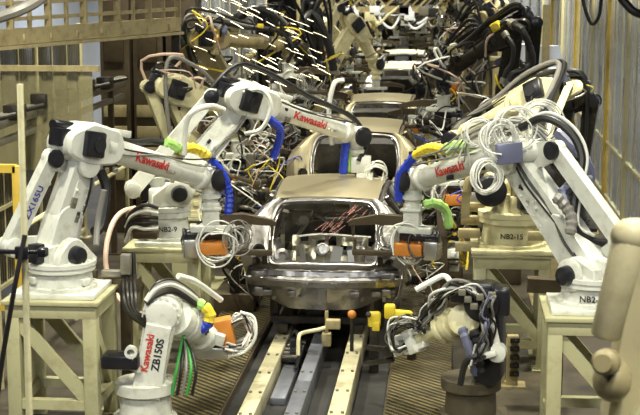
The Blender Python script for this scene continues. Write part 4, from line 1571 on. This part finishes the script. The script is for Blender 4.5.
bg('black robot on the right beside the second car, thick sleeved arm reaching left', 2.35, 21.8, P(514, 34, 21.4), P(444, 74, 21.8), paint='dark_steel', seed=41, z0=1.1, hoses=5, hosespread=.6, tubew=1.05, s=1.05)
bg('black robot with a round hose ring above the near right robot', 2.9, 18.6, P(566, 104, 18.5), P(486, 118, 18.9), paint='dark_steel', seed=42, z0=1.0, hoses=5, tubew=1.1)
bg('grimy robot on the right beside the third car', 2.0, 25.6, P(476, 50, 25.5), P(424, 88, 25.8), paint='grimy_paint', seed=43, z0=1.0, hoses=4, hue='orange_part')
bg('tan robot on the right behind the third car', 1.95, 29.8, P(480, 24, 29.6), P(448, 58, 30), paint='tan_paint', seed=44, z0=1.0, hoses=4)
bg('cream robot on the right before the fourth car', 2.0, 33.8, P(462, 14, 33.8), P(444, 46, 34.2), paint='bright_cream', seed=45, hoses=4)
bg('grimy robot on the right beside the fourth car', 2.0, 37.8, P(492, 10, 37.8), P(452, 34, 38.2), paint='cream_paint', seed=46)
bg('white robot far back on the right, after the fourth car', 2.0, 42.0, P(456, 4, 42), P(438, 30, 42.3), paint='white_paint', seed=47)
bg('tan robot far back on the right beside the farthest car', 2.1, 46.6, P(482, 4, 46.6), P(444, 22, 47), paint='tan_paint', seed=48)
bg('cream robot at the far right end of the line', 2.1, 52.0, P(448, 3, 52), P(424, 18, 52.3), paint='cream_paint', seed=49)
bg('dark robot on the right at the very end of the line', 2.3, 58.0, P(470, 4, 58), P(440, 14, 58.3), paint='grimy_paint', seed=50)

R = thing('cable_tray', 'overhead cable tray held on the right safety fence above the hanging hoses', 'cable tray', (3.76, 25, 4.72))
b = MB()
b.box((3.76, 25, 4.75), (.20, 5.0, .015))
for x in (3.56, 3.96):
    b.beam((x, 20, 4.80), (x, 30, 4.80), .02, .12)
for y in (21.2, 24.0, 27.0, 30.0):
    b.beam((3.6, y, 4.72), (4.42, y, 4.72), .05, .05)
    b.beam((4.38, y, 4.55), (4.38, y, 4.75), .05, .05)
b.build('tray', 'machine_grey', R)

# big festoon hoses
def loose(name, label, pts, r, m, cat='hose', group=None, corr=0):
    R = thing(name, label, cat, pts[0], group)
    b = MB(); b.tube(pts, r, 10, 8, False, corr); b.build('hose', m, R)
    b = MB(); b.lathe(pts[0], pts[1] - pts[0], [(r * 1.4, -.03), (r * 1.4, .06), (r, .07)], 12); b.cut(); b.lathe(pts[-1], pts[-1] - pts[-2], [(r * 1.4, -.06), (r * 1.4, .03), (0, .03)], 12)
    b.build('coupling', 'machine_grey', R)


loose('supply_hose', 'thick black hose bent down from the black sleeved robot on the right', [P(512, 24, 21.2), P(522, 30, 21), P(530, 48, 21), P(532, 62, 21), P(524, 70, 21), P(513, 74, 21), P(508, 86, 21)], .055, 'black_rubber', corr=.08)
loose('supply_hose', 'thinner black hose hanging left of the thick black one on the right', [P(505, 34, 21), P(513, 46, 20.9), P(512, 62, 20.9), P(506, 72, 20.9), P(503, 82, 20.9)], .038, 'black_rubber')
loose('supply_hose', 'grey ring of hose beside the fence above the near right robot', [P(538, 92, 18.3), P(556, 90, 18.2), P(567, 82, 18.2), P(562, 73, 18.2), P(548, 74, 18.2), P(532, 86, 18.2), P(512, 98, 18.3)], .045, 'grey_cable')
loose('supply_hose', 'big black hose loop above the sparks', [P(226, 34, 25.5), P(240, 16, 25.5), P(262, 10, 25.6), P(280, 24, 25.6), P(288, 46, 25.8), P(284, 66, 26)], .085, 'black_rubber', corr=.08)
loose('supply_hose', 'black arched hose over the peaked black robot', [P(298, 62, 28.6), P(302, 30, 28.8), P(310, 14, 29), P(320, 24, 29), P(330, 50, 29), P(334, 74, 29)], .09, 'black_rubber', corr=.08)
loose('supply_hose', 'black hose hanging from above by the right fence', [V((3.62, 24, 4.73)), P(583, -8, 24), P(586, 12, 24), P(592, 24, 24), P(599, 16, 24), P(602, -8, 24), V((3.90, 24, 4.73))], .03, 'black_rubber')
loose('supply_hose', 'black cable dipping into the top right corner', [V((3.72, 20.6, 4.73)), P(618, -12, 20.3), P(628, 6, 20.2), P(640, 14, 20.2), P(655, 16, 20.4), V((4.30, 21.2, 3.9))], .06, 'black_rubber')


# ------------------------------------------------------------------ clamping fixtures beside the cars
def fixture(label, x, y, seed, h=1.9, w=.5, paint='dark_steel', n=9, group='clamping fixtures along the line'):
    rg = random.Random(seed)
    sg = -1 if x > 0 else 1
    R = thing('clamping_fixture', label, 'fixture', (x, y, 0), group)
    b = MB()
    b.box((x, y, .16), (.26, w * .7, .16), None, .015)
    b.build('base', 'brown_steel', R)
    b = MB()
    for dy in (-w * .5, w * .5):
        b.beam((x, y + dy, .3), (x + sg * rg.uniform(-.05, .15), y + dy, h * rg.uniform(.8, 1)), .12, .12, (0, 1, 0), .01)
    for k in range(3):
        z = h * (.35 + .2 * k)
        b.beam((x + .03 * sg, y - w * .6, z), (x + .03 * sg, y + w * .6, z), .08, .10)
    b.build('column', paint, R)
    for i in range(n):
        z = rg.uniform(.5, h)
        yy = y + rg.uniform(-w * .6, w * .6)
        L = rg.uniform(.2, .42)
        dz = rg.uniform(-.12, .2)
        a = V((x, yy, z))
        e = a + V((sg * L, rg.uniform(-.12, .12), dz))
        b = MB()
        b.beam(a, e, .05, .07, (0, 1, 0), .012)
        b.box(e, (.05, .05, .06), None, .012)
        b.beam(e, e + V((sg * .12, -.03, rg.uniform(-.12, .12))), .05, .05, (0, 1, 0), .01)
        b.cyl(a + V((0, -.06, -.03)), a + V((-sg * .16, -.08, rg.uniform(-.1, .1))), .04, None, 12, .006)
        cl = b.build('clamp_arm', rg.choice(['machine_grey', 'dark_steel', 'dark_steel', 'brown_steel', 'dark_steel', 'tan_paint', 'grimy_paint', 'dark_steel']), R)
        b = MB()
        b.cyl(a + V((-sg * .05, .05, .05)), (a + e) / 2 + V((0, .02, .09)), .03, None, 10, .005)
        b.cyl((a + e) / 2 + V((0, .02, .09)), e + V((0, 0, .05)), .014, None, 8)
        b.build('cylinder', rg.choice(['bright_metal', 'black_plastic', 'bright_metal', 'machine_grey']), cl)
    for i in range(12):
        b = MB()
        pts = [V((x + rg.uniform(-.2, .2), y + rg.uniform(-w, w), rg.uniform(.3, h)))]
        for k in range(4):
            pts.append(pts[-1] + V((rg.uniform(-.22, .28) * sg, rg.uniform(-.25, .25), rg.uniform(-.3, .3))))
            pts[-1].z = max(.15, pts[-1].z)
        b.tube(pts, rg.uniform(.007, .022), 6, 5)
        b.build('hose', rg.choice(['black_rubber', 'black_rubber', 'grey_cable', 'white_cable', 'dark_steel', 'yellow_hose']), R)
    for i in range(16 if y < 30 else 6):
        b = MB()
        p0 = V((x + sg * rg.uniform(-.05, .3), y + rg.uniform(-w, w * .5) - .1, rg.uniform(.5, h)))
        L = rg.uniform(.12, .35)
        b.tube([p0, p0 + V((rg.uniform(-1, 1) * L, rg.uniform(-.5, .2) * L, rg.uniform(.1, .8) * L)), p0 + V((rg.uniform(-1.2, 1.2) * L, rg.uniform(-.6, .3) * L, rg.uniform(-.2, .6) * L)),
                p0 + V((rg.uniform(-1, 1) * L, rg.uniform(-.3, .3) * L, rg.uniform(-1.4, -.4) * L))], rg.uniform(.005, .010), 5, 5)
        b.build('wire', rg.choice(['white_cable', 'white_cable', 'grey_cable', 'pink_cable', 'yellow_hose', 'black_rubber', 'blue_hose', 'bright_metal']), R)
    for i in range(3):
        b = MB()
        q = V((x - sg * rg.uniform(0, .15), y + rg.uniform(-w * .5, w * .5), rg.uniform(.5, h)))
        b.box(q, (rg.uniform(.05, .12), rg.uniform(.04, .1), rg.uniform(.05, .12)), None, .012)
        b.box(q + V((0, -.1, 0)), (.03, .02, .03), None, .005)
        b.build('valve_block', rg.choice(['tan_paint', 'orange_part', 'machine_grey', 'blue_hose', 'black_plastic', 'white_paint']), R)


fx = [
    (-1.28, 17.6, 1.9, 'dark clamping fixture on the left of the front car, near its roof'),
    (1.36, 17.6, 1.7, 'dark clamping fixture on the right of the front car, near its roof'),
    (-1.30, 19.4, 2.0, 'dark clamping fixture on the left by the front end of the front car'),
    (1.34, 19.5, 1.9, 'dark clamping fixture on the right by the front end of the front car'),
    (-1.35, 21.4, 2.1, 'dark clamping fixture on the left between the first two cars'),
    (1.38, 21.6, 2.0, 'dark clamping fixture on the right between the first two cars'),
    (-1.4, 24.4, 2.1, 'dark clamping fixture on the left beside the second car'),
    (1.38, 24.0, 2.0, 'dark clamping fixture on the right beside the second car'),
    (-1.4, 28.2, 2.2, 'dark clamping fixture on the left beside the third car'),
    (1.4, 28.0, 2.1, 'dark clamping fixture on the right beside the third car'),
    (-1.4, 34.4, 2.2, 'clamping fixture on the left just before the fourth car'),
    (1.4, 35.6, 2.2, 'clamping fixture on the right beside the tail of the fourth car'),
    (1.4, 40.0, 2.2, 'clamping fixture on the right behind the fourth car'),
    (-1.4, 42.4, 2.2, 'clamping fixture on the left ahead of the farthest car'),
    (-2.9, 25.2, 2.6, 'tall dark fixture by the left fence under the sparks'),
    (-2.6, 28.6, 2.7, 'tall dark fixture by the left fence past the sparks'),
    (-2.4, 21.2, 2.1, 'dark fixture behind the tan left robot'),
    (2.9, 22.8, 2.3, 'dark fixture by the right fence behind the black robots'),
    (2.15, 20.1, 2.1, 'dark fixture right of the front car, under the black hose ring robot'),
    (3.0, 27.2, 2.5, 'dark fixture by the right fence near the tan pillar'),
]
for i, (x, y, h, lab) in enumerate(fx):
    fixture(lab, x, y, 100 + i, h, .55 if abs(x) < 2 else .8, ('dark_steel', 'brown_steel', 'grimy_paint')[i % 3], 11 if y < 30 else 7)

# tall tan pillar, sheets, end fence and gantries
R = thing('pillar', 'tan square pillar behind the black sleeved robot on the right', 'pillar', (2.3, 24.4, 0))
b = MB(); b.beam((2.28, 24.4, 0), (2.28, 24.4, 2.85), .34, .34, None, .015); b.box((2.28, 24.4, .015), (.25, .25, .015)); b.build('column', 'tan_paint', R)
b = MB(); b.box((2.28, 24.4, 2.86), (.22, .22, .03), None, .006); b.build('cap_plate', 'tan_paint', R)
R = thing('pillar', 'narrow tan pillar by the end of the right fence', 'pillar', (3.6, 32, 0))
b = MB(); b.beam((3.5, 32, 0), (3.5, 32, 3.6), .16, .16, None, .01); b.box((3.5, 32, .015), (.15, .15, .015)); b.build('column', 'tan_paint', R)
for (u, v, Y, w, h, lab) in ((546, 62, 33, .42, .75, 'pale blue white wrapped crate beside the right fence'), (520, 60, 36, .5, .8, 'pale blue white wrapped crate behind the tan pillar'), (556, 80, 30, .25, .5, 'small white wrapped crate at the foot of the right fence')):
    q = P(u, v, Y)
    R = thing('wrapped_crate', lab, 'crate', (q.x, Y, 0), 'wrapped crates at right')
    b = MB()
    b.box((q.x, Y, .5), (w, .4, .5), None, .02)
    b.build('pallet_box', 'machine_grey', R)
    b = MB()
    rg = random.Random(int(u))
    rows = []
    for j in range(7):
        t = j / 6
        rows.append([V((q.x + math.cos(a) * w * (1 - .25 * t) * (1 + .12 * rg.uniform(-1, 1)), Y + math.sin(a) * .4 * (1 - .25 * t), 1.0 + (q.z + h / 2 - 1.0) * t)) for a in [2 * PI * k / 14 for k in range(15)]])
    for r in rows:
        r[-1] = r[0].copy()
    b.grid(rows)
    b.add(rows[-1][:-1], [tuple(range(14))])
    b.build('wrapping', 'sheet_white', R)
R = thing('safety_fence', 'grey mesh fence crossing behind the pale crates on the right', 'fence', (3.3, 47.5, 0))
b = MB()
for k in range(9):
    b.beam((2.3 + .28 * k, 47.5, 0), (2.3 + .28 * k, 47.5, 4.2), .05 if k % 4 else .12, .05)
for z in (.6, 1.6, 2.6, 3.6):
    b.beam((2.3, 47.5, z), (4.5, 47.5, z), .06, .06)
b.build('frame', 'machine_grey', R)
b = MB(); b.box((3.4, 47.56, 2.1), (1.1, .006, 2.0)); b.build('sheet', 'clear_sheet', R)
for i, (Y, z, lab) in enumerate(((39, 3.3, 'overhead gantry crossing above the fourth car'), (49, 3.1, 'overhead gantry past the farthest car'), (62, 2.9, 'overhead gantry at the far end of the line'))):
    R = thing('gantry', lab, 'gantry', (0, Y, 0), 'gantries over the line')
    for x in (-2.7, 2.7):
        b = MB(); b.beam((x, Y, 0), (x, Y, z + .5), .2, .2, None, .01); b.box((x, Y, .015), (.2, .2, .015)); b.build('post', 'tan_paint', R)
    b = MB()
    b.beam((-2.7, Y, z), (2.7, Y, z), .14, .16)
    b.beam((-2.7, Y, z + .45), (2.7, Y, z + .45), .14, .16)
    for k in range(12):
        b.beam((-2.7 + .45 * k, Y, z), (-2.7 + .45 * (k + 1), Y, z + .45), .06, .06)
    b.build('truss', 'tan_paint', R)
    rg = random.Random(900 + i)
    for k in range(10):
        b = MB()
        x = rg.uniform(-2.4, 2.4)
        b.tube([V((x, Y - .1, z + .1)), V((x + .2, Y - .2, z - rg.uniform(.2, .5))), V((x + .5, Y - .2, z - rg.uniform(.1, .5))), V((x + .8, Y - .1, z + .1))], .035, 6, 5)
        b.box((x, Y - .15, z + rg.uniform(-.2, .1)), (.14, .1, .12), None, .02)
        b.build('hanging_unit', rg.choice(['black_rubber', 'machine_grey', 'white_paint', 'sheet_white', 'junction_blue', 'cream_paint', 'grimy_paint']), R)
for i in range(9):
    rg = random.Random(300 + i)
    x, y = -2.9 + .72 * i, 64 + rg.uniform(0, 6)
    R = thing('control_cabinet', ('leftmost', 'second', 'third', 'fourth', 'fifth', 'sixth', 'seventh', 'eighth', 'rightmost')[i] + ' in the row of cabinets at the far end of the hall', 'cabinet', (x, y, 0), 'cabinets at the far end')
    m = rg.choice(['machine_grey', 'sheet_white', 'junction_blue', 'cream_paint', 'tan_paint'])
    b = MB(); b.box((x, y, 1.35), (.3, .25, 1.35), None, .02); b.build('body', m, R)
    b = MB(); b.box((x, y - .26, 1.4), (.26, .012, 1.2), None, .006); b.build('door', m, R)
    b = MB(); b.box((x, y - .28, 2.2), (.12, .01, .16)); b.cyl((x + .18, y - .27, 1.4), (x + .18, y - .31, 1.4), .03, None, 8); b.build('display', 'black_plastic', R)

# ------------------------------------------------------------------ sparks
def sparks(name, label, m, rng_, n, loc, fn):
    b = MB()
    for i in range(n):
        p, d, L, r = fn(i)
        q = p + d * L + V((0, 0, -.12 * L * L * 4))
        b.tube([p, (p + q) / 2 + V((0, 0, .02 * L)), q], r, 4, 3)
    o = b.build(name, m)
    o['kind'] = 'stuff'
    o['label'] = label
    o['category'] = 'sparks'
    return o


rg = random.Random(5)


def f1(i):
    u = 190 + 130 * rg.random()
    v = 8 + (u - 190) * .35 + rg.uniform(-30, 62)
    Y = rg.uniform(21.5, 24.5)
    p = P(u, v, Y)
    d = V((.92, rg.uniform(-.3, .3), -.30 + .10 * rg.uniform(-1, 1))).normalized()
    return p, d, rg.uniform(.08, .30), rg.uniform(.0012, .0026)


sparks('welding_sparks', 'spray of glowing white sparks flying over the left robots', 'spark', rg, 110, None, f1)


def f2(i):
    t = rg.random()
    u = 358 - 36 * t + rg.uniform(-4, 18)
    p = P(u, 203 + 24 * t + rg.uniform(-2, 6), 16.3)
    d = V((-.75, -.1, -.65 + rg.uniform(-.25, .3))).normalized()
    return p, d, rg.uniform(.06, .16), .0009


sparks('welding_sparks', 'short reddish sparks inside the open tailgate of the front car', 'spark_red', rg, 26, None, f2)

# ------------------------------------------------------------------ light: rows of hall lamps above, plus added fill lamps
def lamp(x, y, z, sx, sy, e, col=(1, .965, .78), aim=None, spread=115):
    l = bpy.data.lights.new('hall_or_fill_lamp', 'AREA')
    l.shape = 'RECTANGLE'
    l.size, l.size_y = sx, sy
    l.energy = e
    l.color = col
    l.spread = math.radians(spread)
    o = bpy.data.objects.new('hall_or_fill_lamp', l)
    COL.objects.link(o)
    o.location = (x, y, z)
    if aim is not None:
        o.rotation_euler = (V(aim) - V((x, y, z))).to_track_quat('-Z', 'Y').to_euler()
    return o


for y in (9, 15, 21, 28, 36, 45, 55):
    for x in (-3.2, 0, 3.2):
        lamp(x, y, 7.5, .35, .5, (330 if y < 18 else (230 if y < 30 else 330)) * (1 if x else .6))
for y in (24, 33, 43):  # unseen cool lamps added outside the fences so their sheets glow
    lamp(6.6, y, 7.5, .5, .8, 420, (.86, .93, 1), (7.6, y, 0))
    lamp(-6.6, y, 7.5, .5, .8, 260, (.9, .95, 1), (-7.6, y, 0))
lamp(3.2, 4.5, 7.5, .35, .5, 200)  # extra lamp added to brighten the close arm at the right edge
lamp(-2.5, 3.5, 6.5, 1.0, .4, 120, (.93, .97, 1), (-1, 14, 1.2))  # added front fill pair, brightens the faces turned to the camera
lamp(3.5, 3.5, 6.5, 1.0, .4, 100, (.93, .97, 1), (1, 14, 1.2))
w = bpy.data.worlds.new('hall_air')
SC.world = w
w.use_nodes = True
w.node_tree.nodes['Background'].inputs[0].default_value = (.72, .75, .72, 1)
SC.cycles.diffuse_bounces = 2
w.node_tree.nodes['Background'].inputs[1].default_value = .02
SC.view_settings.view_transform = 'Standard'
SC.view_settings.look = 'None'
SC.view_settings.gamma = 1
SC.view_settings.exposure = -0.25
